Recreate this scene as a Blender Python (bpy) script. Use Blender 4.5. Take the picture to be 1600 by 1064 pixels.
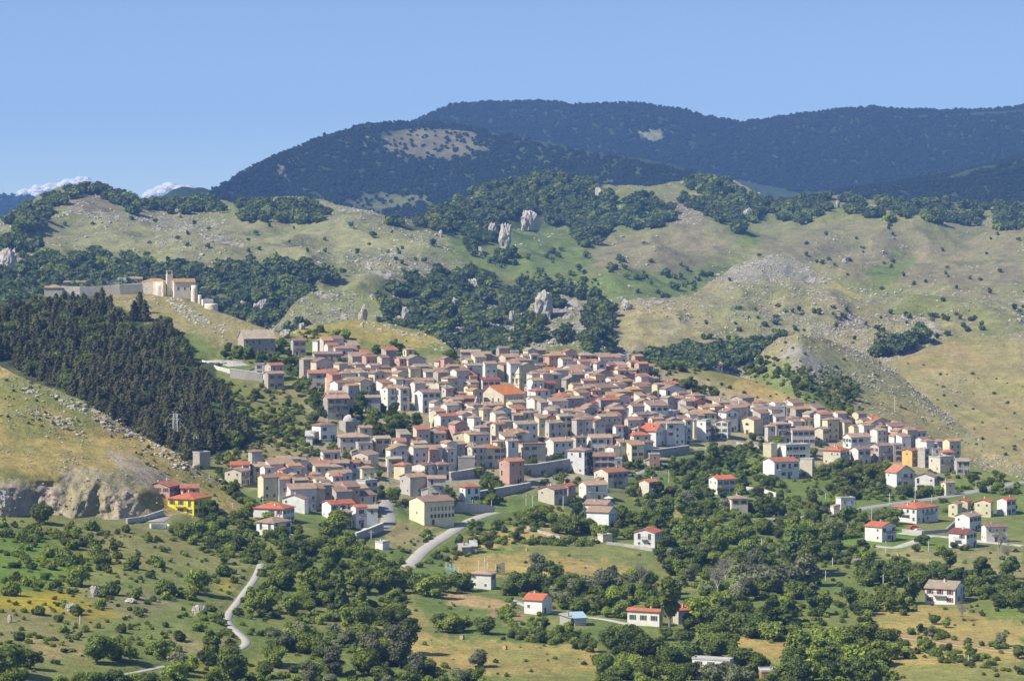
import bpy, bmesh, math, random
import numpy as np
from mathutils import Vector, Matrix

for o in list(bpy.data.objects): bpy.data.objects.remove(o)
random.seed(11)
RNG = np.random.default_rng(5)
SC = bpy.context.scene
COL = SC.collection

# ------------------------------------------------------------------ camera, light, exposure
F = 4444.0          # focal length in photo pixels (100 mm on 36 mm, photo 1600 wide)
HZ = 350.0          # photo row of the horizon
CH = 130.0          # camera height above the valley floor
cam_d = bpy.data.cameras.new('camera'); cam_d.lens = 100; cam_d.sensor_width = 36
cam_d.clip_start = 5; cam_d.clip_end = 90000; cam_d.shift_y = -(532 - HZ) / 1600
cam = bpy.data.objects.new('camera', cam_d); COL.objects.link(cam)
cam.location = (0, 0, CH); cam.rotation_euler = (math.pi / 2, 0, 0)
SC.camera = cam

SUN_AZ = math.radians(-113)      # from +Y, towards +X
SUN_EL = math.radians(46)
w = bpy.data.worlds.new('World'); SC.world = w; w.use_nodes = True
nt = w.node_tree; nt.nodes.clear()
sky = nt.nodes.new('ShaderNodeTexSky'); sky.sky_type = 'NISHITA'; sky.sun_disc = False
sky.sun_elevation = SUN_EL; sky.sun_rotation = SUN_AZ % (2 * math.pi)
sky.altitude = 900; sky.air_density = 1.0; sky.dust_density = 0.6; sky.ozone_density = 1.2
# look the sky up a little higher than the true direction: the air of this dry mountain day is blue down to the skyline
geo = nt.nodes.new('ShaderNodeTexCoord'); add = nt.nodes.new('ShaderNodeVectorMath'); add.operation = 'MULTIPLY_ADD'; add.inputs[1].default_value = (1, 1, 2.1); add.inputs[2].default_value = (0, 0, .045)
nrm = nt.nodes.new('ShaderNodeVectorMath'); nrm.operation = 'NORMALIZE'
nt.links.new(geo.outputs['Generated'], add.inputs[0]); nt.links.new(add.outputs[0], nrm.inputs[0]); nt.links.new(nrm.outputs[0], sky.inputs[0])
bg = nt.nodes.new('ShaderNodeBackground'); bg.inputs['Strength'].default_value = 0.10
wo = nt.nodes.new('ShaderNodeOutputWorld')
nt.links.new(sky.outputs[0], bg.inputs[0]); nt.links.new(bg.outputs[0], wo.inputs[0])
sl = bpy.data.lights.new('sun', 'SUN'); sl.energy = 4.9; sl.angle = math.radians(0.53); sl.color = (1, 0.93, 0.80)
so = bpy.data.objects.new('sun', sl); COL.objects.link(so)
sd = Vector((math.sin(SUN_AZ) * math.cos(SUN_EL), math.cos(SUN_AZ) * math.cos(SUN_EL), math.sin(SUN_EL)))
so.rotation_euler = sd.to_track_quat('Z', 'Y').to_euler()
SC.view_settings.view_transform = 'Standard'; SC.view_settings.look = 'None'
SC.view_settings.exposure = 0.68; SC.view_settings.gamma = 1.0; SC.view_settings.use_curve_mapping = False
SC.cycles.max_bounces = 5; SC.cycles.diffuse_bounces = 2; SC.cycles.transparent_max_bounces = 12
SC.cycles.volume_bounces = 0; SC.cycles.use_denoising = True; SC.cycles.caustics_reflective = False

# ------------------------------------------------------------------ noise and interpolation
def _h(ix, iy, s):
    n = (ix * 374761393 + iy * 668265263 + s * 974634777) & 0x7fffffff
    n = ((n ^ (n >> 13)) * 1274126177) & 0x7fffffff
    n = (n ^ (n >> 16)) & 0xffff
    return n / 32767.5 - 1.0
def vn(x, y, s=0):
    ix = np.floor(x).astype(np.int64); iy = np.floor(y).astype(np.int64)
    fx = x - ix; fy = y - iy
    fx = fx * fx * fx * (fx * (fx * 6 - 15) + 10); fy = fy * fy * fy * (fy * (fy * 6 - 15) + 10)
    a = _h(ix, iy, s); b = _h(ix + 1, iy, s); c = _h(ix, iy + 1, s); d = _h(ix + 1, iy + 1, s)
    return (a * (1 - fx) + b * fx) * (1 - fy) + (c * (1 - fx) + d * fx) * fy
def fbm(x, y, oc=4, s=0, g=0.5):
    t = 0; a = 1; n = 0; x, y = x * .788 - y * .616, x * .616 + y * .788
    for k in range(oc):
        t = t + a * vn(x, y, s + k * 17); n += a
        x, y = x * 1.55 - y * 1.31 + 11.3, x * 1.31 + y * 1.55 - 7.1; a *= g
    return t / n
def ridged(x, y, oc=4, s=0):
    t = 0; a = 1; n = 0; x, y = x * .857 - y * .515, x * .515 + y * .857
    for k in range(oc):
        t = t + a * (1 - 2 * np.abs(vn(x, y, s + k * 17))); n += a
        x, y = x * 1.62 - y * 1.29 + 3.3, x * 1.29 + y * 1.62 - 5.1; a *= 0.5
    return t / n
def curve(pts, u):
    p = np.array(pts, float); return np.interp(u, p[:, 0], p[:, 1])
def smooth(a, k, ax):
    if k < 1: return a
    ker = np.hanning(2 * k + 3)[1:-1]; ker /= ker.sum()
    pad = [(0, 0)] * a.ndim; pad[ax] = (k, k)
    b = np.pad(a, pad, mode='reflect', reflect_type='odd')
    return np.apply_along_axis(lambda m: np.convolve(m, ker, 'valid'), ax, b)
def sstep(x): x = np.clip(x, 0, 1); return x * x * (3 - 2 * x)

# ------------------------------------------------------------------ terrain sheets
LAY = {}
class Layer:
    def __init__(s, name, u0, u1, du, R, B, tab, rows, amp, lam, back=(260, 0.35), sm=8, pw=1.0, rn=1.0):
        """R ridge line, B foot line (photo u,v); tab = [(v,[(u,y)..])..]; sheet runs foot -> ridge -> far side"""
        u = np.arange(u0, u1 + du, du, float); s.u = u; s.u0 = u0; s.du = du; s.name = name
        r = smooth(curve(R, u), 3, 0); rno = rn * 1.6 * fbm(u / 24, u * 0 + 3, 4, 5)
        b = curve(B, u)
        t = np.linspace(0, 1, rows) ** pw
        V = b[None, :] + (r - b)[None, :] * t[:, None] + rno[None, :] * (t[:, None] ** 14)
        vs = np.array([a[0] for a in tab], float)[::-1]
        ys = np.array([curve(a[1], u) for a in tab])[::-1]
        Y = np.empty_like(V)
        for j in range(len(u)): Y[:, j] = np.interp(V[:, j], vs, ys[:, j])
        Y = smooth(Y, sm, 0); Y = smooth(Y, 10, 1)
        Z = CH - (V - HZ) * Y / F
        nb = 14; k = np.arange(1, nb + 1)[:, None] / nb
        Yb = Y[-1][None] + back[0] * k ** 1.3; Zb = Z[-1][None] - back[1] * back[0] * k ** 1.7
        Y = np.vstack([Y, Yb]); Z = np.vstack([Z, Zb])
        X = (u[None, :] - 800) / F * Y
        n = fbm(X / lam, Y / lam, 5, 3) * 0.75 + ridged(X / (lam * 1.1), Y / (lam * 2.6), 4, 40) * (0.25 if amp < 8 else .6)
        ed = np.ones(rows + nb) * .3; ed[:rows] = 1 - .7 * sstep((np.linspace(0, 1, rows) - .82) / .18)
        s.n = n
        Z = Z + amp * n * ed[:, None]
        s.X, s.Y, s.Z = X, Y, Z; s.rows = rows
        s.V = HZ + (CH - Z) * F / Y
        s.U = np.broadcast_to(u[None, :], X.shape)
        LAY[name] = s
    def hit(s, u, v):
        f = (u - s.u0) / s.du; j = int(f)
        if j < 0 or j >= len(s.u) - 1: return None
        f -= j
        c = s.V[:, j] * (1 - f) + s.V[:, j + 1] * f
        if c[0] < v: return None
        m = np.nonzero(c <= v)[0]
        if len(m) == 0 or m[0] > s.rows + 2: return None
        i = max(m[0], 1); g = (c[i - 1] - v) / max(c[i - 1] - c[i], 1e-6)
        q = lambda A: (A[i - 1, j] * (1 - f) + A[i - 1, j + 1] * f) * (1 - g) + (A[i, j] * (1 - f) + A[i, j + 1] * f) * g
        return (q(s.X), q(s.Y), q(s.Z))
    def h(s, x, y):
        u = 800 + F * x / y; f = (u - s.u0) / s.du; j = int(f)
        if j < 0 or j >= len(s.u) - 1: return -999
        f -= j
        yc = s.Y[:, j] * (1 - f) + s.Y[:, j + 1] * f
        if y < yc[0] or y > yc[-1]: return -999
        return float(np.interp(y, yc, s.Z[:, j] * (1 - f) + s.Z[:, j + 1] * f))
def hit(u, v, only=None):
    best = None
    for n, l in LAY.items():
        if only and n not in only: continue
        p = l.hit(u, v)
        if p and (best is None or p[1] < best[1]): best = p
    return best
def height(x, y):
    return max(LAY[n].h(x, y) for n in ('G', 'L1', 'L2', 'L3'))
def proj(x, y, z): return 800 + F * x / y, HZ + (CH - z) * F / y

UN = [-260, 0, 200, 400, 700, 1000, 1300, 1600, 1860]
def T(v, *ys): return (v, list(zip(UN, ys)))
Layer('G', -260, 1860, 2.2,
  [(-260,478),(0,474),(70,462),(150,457),(240,456),(290,464),(330,482),(345,490),(400,508),(435,521),(450,520),(480,510),(520,503),(560,500),(610,506),(650,515),(690,532),(715,552),(740,562),(790,566),(815,556),(835,546),(870,540),(910,546),(950,562),(985,572),(1060,575),(1110,580),(1160,590),(1190,600),(1230,618),(1300,645),(1400,688),(1480,715),(1540,735),(1600,748),(1860,800)],
  [(-260,1260),(1860,1260)],
  [T(1260,600,605,610,620,640,648,648,648,648), T(1200,640,640,650,660,675,682,682,682,682), T(1064,700,710,730,760,795,805,809,809,809),
   T(1000,760,770,790,830,870,885,889,889,889), T(950,815,825,850,890,940,958,963,963,963), T(900,875,890,915,960,1015,1040,1050,1050,1050),
   T(850,945,955,985,1040,1095,1130,1150,1152,1152), T(800,1020,1030,1060,1110,1175,1225,1255,1265,1265), T(760,1080,1090,1120,1165,1230,1280,1320,1330,1330),
   T(700,1190,1200,1220,1245,1300,1355,1400,1420,1430), T(640,1290,1300,1310,1330,1370,1430,1490,1530,1550), T(600,1350,1360,1370,1390,1425,1490,1560,1610,1640),
   T(560,1410,1415,1425,1445,1480,1550,1640,1700,1720), T(500,1490,1495,1500,1525,1570,1650,1720,1760,1780), T(440,1585,1590,1600,1630,1680,1740,1800,1850,1860)],
  470, 2.4, 75, back=(420, 0.32), sm=10, pw=0.92)
Layer('L1', -260, 520, 2.0,
  [(-260,425),(-100,515),(0,573),(30,590),(60,600),(100,615),(130,628),(165,650),(200,672),(240,692),(270,706),(300,725),(330,745),(370,766),(400,783),(440,806),(470,835),(520,870)],
  [(-260,845),(0,842),(230,838),(300,838),(400,840),(440,850),(470,875),(520,910)],
  [(900,[(0,1012),(230,1050),(400,1090),(520,1140)]), (812,[(0,1012),(230,1050),(300,1065),(400,1100),(440,1140),(520,1220)]), (770,[(0,1022),(230,1062),(260,1090),(400,1125),(440,1180),(520,1260)]), (742,[(0,1032),(200,1072),(260,1105),(400,1145),(520,1260)]),
   (690,[(0,1085),(230,1135),(520,1145)]), (600,[(0,1150),(520,1190)]), (500,[(-260,1210),(0,1230),(520,1250)]), (420,[(-260,1270),(520,1290)])],
  230, 2.4, 55, back=(220, 0.5), sm=3)
Layer('L2', 1080, 1860, 2.2,
  [(1080,640),(1130,615),(1165,580),(1185,555),(1215,529),(1250,521),(1290,531),(1340,549),(1385,571),(1430,608),(1480,650),(1540,697),(1600,732),(1860,800)],
  [(1080,720),(1200,690),(1300,705),(1400,735),(1540,775),(1600,790),(1860,840)],
  [(850,[(1080,1480),(1860,1480)]), (720,[(1080,1600),(1250,1540),(1400,1560),(1540,1600),(1860,1620)]), (640,[(1080,1700),(1250,1610),(1400,1670),(1500,1740),(1860,1760)]), (570,[(1080,1790),(1250,1680),(1400,1780),(1860,1850)]), (510,[(1080,1870),(1250,1750),(1400,1880),(1860,1950)])],
  200, 7.9, 80, back=(300, 0.45), sm=6)
Layer('L3', 1280, 1860, 2.4,
  [(1280,640),(1340,600),(1385,570),(1400,560),(1440,545),(1500,529),(1560,523),(1600,520),(1700,515),(1860,510)],
  [(1280,700),(1400,680),(1500,720),(1600,780),(1860,840)],
  [(850,[(1280,1560),(1860,1530)]), (700,[(1280,1700),(1860,1640)]), (600,[(1280,1860),(1860,1800)]), (500,[(1280,2030),(1860,1960)])],
  190, 10, 110, back=(300, 0.4), sm=6)
Layer('M0', 840, 1860, 3,
  [(840,640),(880,600),(915,560),(932,510),(950,482),(1000,475),(1060,475),(1100,468),(1150,455),(1190,447),(1240,450),(1300,465),(1350,478),(1400,492),(1440,496),(1500,488),(1600,470),(1860,455)],
  [(840,720),(1860,700)],
  [(720,[(840,1960),(1860,1960)]), (600,[(840,2060),(1860,2100)]), (540,[(840,2160),(1860,2240)]), (480,[(840,2320),(1860,2420)]), (440,[(840,2450),(1860,2560)])],
  170, 30, 150, back=(400, 0.3), sm=5)
Layer('M1', 1000, 1500, 3,
  [(1000,540),(1050,480),(1100,446),(1140,421),(1190,406),(1220,404),(1260,418),(1300,436),(1350,463),(1400,492),(1450,525),(1500,560)],
  [(1000,620),(1500,640)],
  [(640,[(1000,2350),(1500,2350)]), (480,[(1000,2600),(1500,2560)]), (400,[(1000,2800),(1500,2760)])],
  110, 24, 140, back=(400, 0.3), sm=5)
Layer('K1', 400, 690, 3,
  [(400,540),(440,500),(460,474),(485,460),(520,453),(560,459),(600,470),(630,492),(650,530),(690,590)],
  [(400,620),(690,640)], [(640,[(400,2080),(690,2080)]), (520,[(400,2180),(690,2180)]), (450,[(400,2320),(690,2320)])], 100, 5, 60, back=(300, 0.4), sm=5)
Layer('K2', 780, 970, 3,
  [(780,560),(810,500),(835,473),(860,462),(885,462),(905,474),(922,495),(935,530),(970,600)],
  [(780,640),(970,660)], [(660,[(780,2020),(970,2020)]), (560,[(780,2090),(970,2090)]), (460,[(780,2230),(970,2230)])], 110, 7, 50, back=(300, 0.4), sm=5)
Layer('M2', -260, 1860, 3,
  [(-260,340),(0,351),(30,335),(60,318),(95,303),(130,295),(160,298),(200,308),(240,320),(265,324),(300,315),(340,318),(380,324),(430,316),(470,318),(510,327),(560,339),(600,350),(650,354),(700,328),(740,305),(770,290),(830,277),(880,277),(920,284),(960,291),(1010,296),(1060,290),(1090,282),(1115,279),(1150,288),(1190,312),(1220,322),(1260,314),(1300,308),(1340,309),(1400,314),(1460,319),(1530,319),(1600,326),(1860,330)],
  [(-260,640),(1860,640)],
  [(640,[(-260,2000),(1860,2050)]), (560,[(-260,2080),(600,2180),(1860,2240)]), (500,[(-260,2200),(600,2380),(1860,2520)]), (450,[(-260,2400),(600,2560),(800,2680),(1860,2800)]),
   (400,[(-260,2680),(600,2860),(900,3000),(1860,3150)]), (350,[(-260,2960),(600,3100),(760,3350),(1860,3500)]), (310,[(-260,3100),(650,3400),(1860,3800)]), (276,[(-260,3300),(1860,3950)])],
  300, 42, 240, back=(700, 0.3), sm=5)
Layer('N1', 200, 1300, 4,
  [(200,370),(250,345),(300,319),(330,300),(350,287),(380,266),(420,244),(460,230),(500,216),(560,203),(620,193),(680,191),(730,196),(760,205),(800,215),(860,225),(900,236),(960,249),(1050,262),(1120,280),(1200,312),(1300,350)],
  [(200,460),(1300,460)],
  [(460,[(200,4100),(1300,4100)]), (350,[(200,4450),(1300,4450)]), (280,[(200,4900),(1300,4900)]), (190,[(200,5500),(1300,5500)])],
  130, 70, 520, back=(900, 0.35), sm=4)
Layer('N2', 1080, 1860, 4,
  [(1080,380),(1200,335),(1300,306),(1400,293),(1480,281),(1550,263),(1600,248),(1700,225),(1860,200)],
  [(1080,460),(1860,460)],
  [(460,[(1080,4300),(1860,4300)]), (350,[(1080,4600),(1860,4600)]), (200,[(1080,5600),(1860,5600)])],
  90, 60, 500, back=(900, 0.35), sm=4)
Layer('N3', 440, 1860, 4,
  [(440,300),(540,240),(600,208),(640,191),(680,175),(710,165),(750,160),(800,159),(840,159),(880,167),(940,169),(1000,168),(1050,174),(1110,188),(1160,193),(1220,188),(1290,182),(1350,177),(1420,181),(1490,183),(1560,179),(1600,175),(1860,168)],
  [(440,420),(1860,420)],
  [(420,[(440,5400),(1860,5400)]), (300,[(440,6100),(1860,6100)]), (240,[(440,6500),(1860,6500)]), (150,[(440,7400),(1860,7400)])],
  130, 90, 700, back=(1200, 0.35), sm=4)
Layer('N4', -300, 300, 5,
  [(-300,290),(-100,300),(0,305),(40,310),(100,318),(200,345),(300,380)], [(-300,430),(300,440)],
  [(440,[(-300,7400),(300,7400)]), (290,[(-300,9200),(300,9200)])], 40, 25, 700, back=(900, 0.3), sm=3)

# ------------------------------------------------------------------ zones painted on the ground (real ground cover colours)
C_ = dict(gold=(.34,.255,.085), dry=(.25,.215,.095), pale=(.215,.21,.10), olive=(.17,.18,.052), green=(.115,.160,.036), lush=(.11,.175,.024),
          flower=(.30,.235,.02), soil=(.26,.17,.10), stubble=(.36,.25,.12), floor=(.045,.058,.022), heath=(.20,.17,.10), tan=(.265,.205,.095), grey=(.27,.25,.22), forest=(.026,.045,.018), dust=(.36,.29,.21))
def polymask(P, u, v, soft):
    P = np.array(P, float); n = len(P)
    ins = np.zeros(u.shape, bool); d = np.full(u.shape, 1e9)
    for i in range(n):
        x1, y1 = P[i]; x2, y2 = P[(i + 1) % n]
        c = ((y1 > v) != (y2 > v)) & (u < (x2 - x1) * (v - y1) / ((y2 - y1) or 1e-9) + x1); ins ^= c
        L = (x2 - x1) ** 2 + (y2 - y1) ** 2 or 1
        t = np.clip(((u - x1) * (x2 - x1) + (v - y1) * (y2 - y1)) / L, 0, 1)
        d = np.minimum(d, np.hypot(u - x1 - t * (x2 - x1), v - y1 - t * (y2 - y1)))
    return np.clip(0.5 + np.where(ins, d, -d) / soft, 0, 1)
# layers, polygon, colour or None, rock add, soft, strength
ZN = []
def zone(ls, P, c=None, rock=None, soft=8, k=1.0, wob=6): ZN.append((ls.split(), P, c, rock, soft, k, wob))
BASE = dict(G=('olive', 'green', .06), L1=('gold', 'olive', .20), L2=('pale', 'dry', .27), L3=('tan', 'dry', .14), M0=('pale', 'dry', .32), M1=('pale', 'dry', .30),
            K1=('pale', 'olive', .28), K2=('grey', 'olive', .6), M2=('pale', 'olive', .34), N1=('forest', 'forest', .0), N2=('forest', 'forest', 0), N3=('forest', 'forest', 0), N4=('forest', 'forest', 0))
# --- valley and foreground
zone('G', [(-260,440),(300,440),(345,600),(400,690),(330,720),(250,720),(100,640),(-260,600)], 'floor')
zone('G', [(150,455),(240,452),(300,470),(440,518),(450,540),(400,540),(370,535),(330,552),(290,545),(262,520),(215,490),(170,475)], 'dry', .42)
zone('G', [(262,470),(300,480),(330,510),(300,520),(270,495)], None, .35)
zone('G', [(275,515),(320,525),(345,545),(318,560),(290,562),(278,540)], 'green', .0)
zone('G', [(440,520),(560,495),(690,530),(720,560),(640,545),(560,535),(480,530)], 'gold', .34, k=.7)
zone('G', [(690,540),(720,560),(715,600),(650,575),(640,550)], 'green', .05)
zone('G', [(810,555),(870,535),(940,560),(950,575),(900,572),(850,560)], 'olive', .25)
zone('G', [(820,560),(860,556),(860,580),(820,575)], 'grey', .6)
zone('G', [(885,562),(920,558),(945,580),(905,582)], 'grey', .7)
zone('G', [(335,580),(420,590),(500,640),(540,690),(480,690),(400,640),(350,610)], 'olive', .12)
zone('G', [(350,690),(420,675),(500,700),(540,715),(480,725),(400,735),(330,725)], 'dry', .12)
zone('G', [(400,600),(470,600),(480,620),(420,625)], 'dry', .1)
zone('G', [(1060,575),(1150,578),(1230,600),(1270,635),(1220,640),(1120,625),(1060,600)], 'gold', .12)
zone('G', [(1060,575),(1110,575),(1180,590),(1130,605),(1080,600)], 'green', .0, k=.6)
zone('G', [(470,560),(1000,560),(1300,660),(1500,720),(1480,740),(1100,720),(900,760),(640,790),(380,760),(480,700)], 'dust', .05, soft=20, k=.65)
zone('G', [(1040,700),(1180,700),(1300,730),(1420,740),(1600,770),(1600,800),(1250,800),(1050,780)], 'green', .0, k=.8)
zone('G', [(600,818),(660,822),(700,828),(650,862),(600,850),(585,830)], 'dry', .0)
zone('G', [(730,838),(770,826),(830,822),(880,838),(830,852),(740,856)], 'gold')
zone('G', [(770,862),(850,848),(930,842),(1010,855),(1020,875),(940,880),(850,865)], 'olive', k=.9)
zone('G', [(700,868),(860,866),(960,880),(1020,890),(1000,900),(860,905),(780,900),(720,905),(700,880)], 'gold')
zone('G', [(1010,880),(1090,900),(1100,925),(1040,925),(1000,905)], 'olive')
zone('G', [(688,925),(760,932),(810,945),(790,952),(700,945)], 'stubble', soft=4, wob=2)
zone('G', [(800,955),(880,960),(930,975),(870,985),(790,975)], 'olive')
zone('G', [(770,950),(830,958),(800,968),(760,962)], 'soil', soft=4, wob=2)
zone('G', [(565,980),(640,985),(720,1000),(800,1005),(930,1010),(940,1050),(780,1056),(680,1045),(620,1020),(570,1005)], 'gold')
zone('G', [(640,1000),(680,995),(800,1015),(900,1020),(930,1035),(800,1035)], 'olive', k=.55)
zone('G', [(565,985),(620,990),(640,1035),(600,1015)], 'soil', k=.5)
zone('G', [(1070,980),(1120,982),(1200,1000),(1250,1005),(1235,1040),(1170,1015),(1100,995)], 'gold')
zone('G', [(1300,830),(1400,825),(1480,840),(1430,858),(1360,855),(1300,845)], 'lush')
zone('G', [(1460,835),(1500,828),(1500,850),(1450,850)], 'lush', k=.6)
zone('G', [(1370,858),(1600,860),(1600,900),(1500,890),(1400,880)], 'dry')
zone('G', [(1440,868),(1600,872),(1590,885),(1500,880)], 'green', k=.6)
zone('G', [(1280,905),(1400,912),(1420,935),(1300,955),(1270,930)], 'green', k=.75)
zone('G', [(1260,930),(1400,925),(1420,945),(1290,945)], 'olive', k=.7)
zone('G', [(1370,950),(1450,945),(1600,965),(1600,1064),(1380,1064),(1365,990)], 'gold', k=.85)
zone('G', [(1520,955),(1600,955),(1600,975),(1540,965)], 'lush', k=.7)
zone('G', [(1380,985),(1560,1000),(1560,1012),(1400,1005)], 'soil', k=.4)
zone('G', [(1300,1040),(1600,1035),(1600,1100),(1300,1100)], 'olive', k=.8)
zone('G', [(1030,785),(1080,790),(1120,822),(1085,822),(1050,800)], 'gold', k=.8)
zone('G', [(840,790),(880,795),(890,830),(850,840)], 'gold', k=.7)
zone('G', [(-260,790),(200,800),(400,845),(420,870),(380,920),(300,1000),(100,1064),(-260,1100)], 'olive', .05, soft=25)
zone('G', [(100,825),(230,820),(330,850),(400,865),(370,920),(330,940),(280,935),(200,900),(120,860)], 'dry', .05, soft=30, k=.3)
zone('G', [(-260,815),(70,830),(150,870),(130,900),(60,930),(-260,920)], 'lush', .02, soft=30, k=.95)
zone('G', [(150,900),(300,880),(380,900),(330,960),(220,1010),(100,1000)], 'green', .02, soft=30, k=.55)
zone('G', [(-60,935),(100,922),(190,960),(150,975),(60,955),(-60,950)], 'flower', soft=16, k=.95)
zone('G', [(130,870),(190,860),(190,885),(150,890)], 'flower', soft=14, k=.55)
zone('G', [(330,905),(370,900),(360,930),(330,925)], 'flower', soft=10, k=.5)
zone('G', [(130,918),(250,925),(280,950),(200,965),(140,950)], 'heath', .2, soft=12, k=.6)
zone('G', [(0,955),(160,965),(120,1010),(0,1000)], 'dry', .06, k=.6, soft=20)
zone('G', [(40,1000),(130,1008),(130,1028),(50,1025)], 'stubble', k=.8)
zone('G', [(265,995),(350,998),(360,1015),(270,1025)], 'dry', k=.9)
zone('G', [(290,1040),(350,1025),(420,1030),(400,1050),(310,1060)], 'flower', k=.4)
zone('G', [(490,940),(560,950),(620,975),(640,990),(540,985)], 'flower', k=.35, soft=14)
zone('G', [(400,1035),(470,1035),(460,1055),(400,1055)], 'dry', k=.8)
zone('G', [(590,890),(640,905),(660,960),(690,990),(640,985),(600,940)], 'olive', k=.9)
zone('G', [(620,935),(650,950),(670,975),(640,975)], 'gold', k=.6)
# --- left hill
zone('L1', [(-260,420),(0,560),(130,620),(280,705),(430,800),(400,790),(260,712),(180,680),(110,650),(40,610),(-260,520)], None, .22, soft=14)
zone('L1', [(-10,748),(90,758),(110,732),(150,728),(200,752),(225,775),(225,830),(-260,830),(-260,745)], 'dust', .3, soft=5)
zone('L1', [(165,700),(210,715),(270,748),(240,765),(190,748)], 'dust', .22, soft=8)
zone('L1', [(20,640),(60,630),(110,670),(80,675)], None, .3)
zone('L1', [(60,720),(130,700),(150,715),(80,740)], None, .2)
# --- right hills
zone('L2', [(1180,550),(1215,525),(1300,530),(1400,570),(1430,640),(1380,640),(1330,600),(1250,580),(1200,590)], None, .14, soft=18)
zone('L2', [(1230,535),(1275,550),(1300,580),(1255,600),(1225,575)], 'grey', .3)
zone('L2', [(1420,570),(1460,600),(1480,660),(1440,650)], None, .15, soft=20)
zone('L2', [(1150,560),(1200,560),(1280,600),(1320,640),(1270,650),(1180,600)], 'green', .0, k=.8)
zone('L3', [(1460,590),(1510,580),(1520,640),(1480,640)], None, .35, soft=20)
zone('L3', [(1500,525),(1600,518),(1860,510),(1860,535),(1600,540)], None, .35)
# --- middle hills
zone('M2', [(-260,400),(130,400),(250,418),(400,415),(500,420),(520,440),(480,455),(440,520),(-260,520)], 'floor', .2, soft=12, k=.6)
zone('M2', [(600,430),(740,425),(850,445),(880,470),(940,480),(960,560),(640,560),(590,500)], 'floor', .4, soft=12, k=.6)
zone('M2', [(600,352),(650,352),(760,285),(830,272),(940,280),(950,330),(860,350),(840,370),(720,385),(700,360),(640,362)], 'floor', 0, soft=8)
zone('M2', [(850,340),(1000,300),(1060,350),(1000,370),(880,390)], 'green', .15, soft=14, k=.8)
zone('M2', [(700,360),(860,350),(920,400),(1100,420),(1150,415),(1100,470),(950,475),(860,440),(780,430),(700,400)], 'green', .18, soft=18, k=.85)
zone('M2', [(1150,340),(1210,345),(1230,370),(1160,385),(1130,365)], 'green', .05, soft=12, k=.85)
zone('M2', [(920,370),(1080,360),(1150,400),(1060,425),(930,425)], 'heath', .2, soft=14, k=.8)
zone('M2', [(1030,305),(1080,310),(1110,350),(1160,370),(1130,395),(1060,375)], 'heath', .4, soft=8, k=.8)
zone('M2', [(1180,350),(1600,345),(1600,480),(1440,460),(1300,430),(1200,400)], 'heath', .12, soft=16, k=.75)
zone('M2', [(1350,420),(1430,405),(1410,430),(1380,455),(1350,430)], 'green', 0, soft=5, k=.85)
zone('M2', [(1395,385),(1415,390),(1410,410),(1390,405)], 'green', 0, soft=6, k=.7)
zone('M2', [(1260,360),(1400,365),(1450,385),(1400,400),(1280,390)], None, .3, soft=12)
zone('M2', [(80,345),(230,335),(330,350),(480,330),(600,370),(700,400),(680,425),(560,425),(440,405),(300,390),(150,390),(90,370)], 'pale', .2, soft=16)
zone('M2', [(120,330),(250,335),(240,350),(160,352)], None, .35)
zone('M2', [(250,330),(300,320),(400,395),(420,412),(300,415),(240,390)], None, .45, soft=14)
zone('M2', [(560,400),(700,400),(730,425),(620,440),(570,425)], None, .5, soft=12)
zone('M2', [(-260,395),(28,405),(28,435),(-260,430)], 'grey', .5, soft=4)
zone('M2', [(100,305),(160,300),(200,330),(110,335)], 'heath', .35, soft=8)
zone('M2', [(620,500),(700,480),(800,500),(860,500),(850,560),(700,545)], None, .3, soft=14)
zone('K1', [(440,480),(520,452),(560,465),(560,500),(480,510)], None, .18)
zone('M0', [(960,475),(1010,480),(1000,510),(965,500)], None, .4)
zone('M0', [(1030,495),(1080,500),(1060,530),(1025,525)], 'grey', .45)
zone('M0', [(1190,480),(1230,470),(1260,500),(1200,510)], None, .4)
zone('M0', [(930,530),(1000,535),(1040,560),(1000,580),(930,580)], 'grey', .35, soft=10)
zone('M0', [(1200,485),(1420,495),(1500,520),(1300,560),(1190,530)], None, .25, soft=14)
zone('M0', [(935,500),(1000,480),(1100,510),(1000,550),(930,545)], 'dry', 0, k=.8)
zone('M1', [(1150,410),(1220,402),(1290,425),(1300,445),(1190,440),(1120,440)], 'grey', .5, k=.7)
zone('M1', [(1280,425),(1400,488),(1380,500),(1300,460)], 'gold', -.2, soft=8, k=.6)
zone('N1', [(598,216),(640,198),(720,193),(750,205),(765,235),(720,245),(690,255),(640,248),(600,235)], 'heath', .25, soft=12, k=.72)
zone('N1', [(425,262),(470,240),(480,238),(455,262),(440,282)], 'heath', .35, soft=5)
zone('N1', [(550,215),(590,210),(570,235),(545,225)], 'olive', .2, soft=5, k=.7)
zone('N1', [(530,315),(560,300),(620,300),(690,310),(640,330),(560,335)], 'olive', .15, soft=8, k=.6)
zone('N1', [(860,235),(900,238),(890,248),(860,248)], None, .5)
zone('N1', [(760,215),(900,240),(1000,265),(1000,290),(800,280),(740,250)], 'green', .02, soft=20, k=.35)
zone('N3', [(992,205),(1010,203),(1048,203),(1040,222),(1005,224)], 'pale', .1, soft=4)

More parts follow.
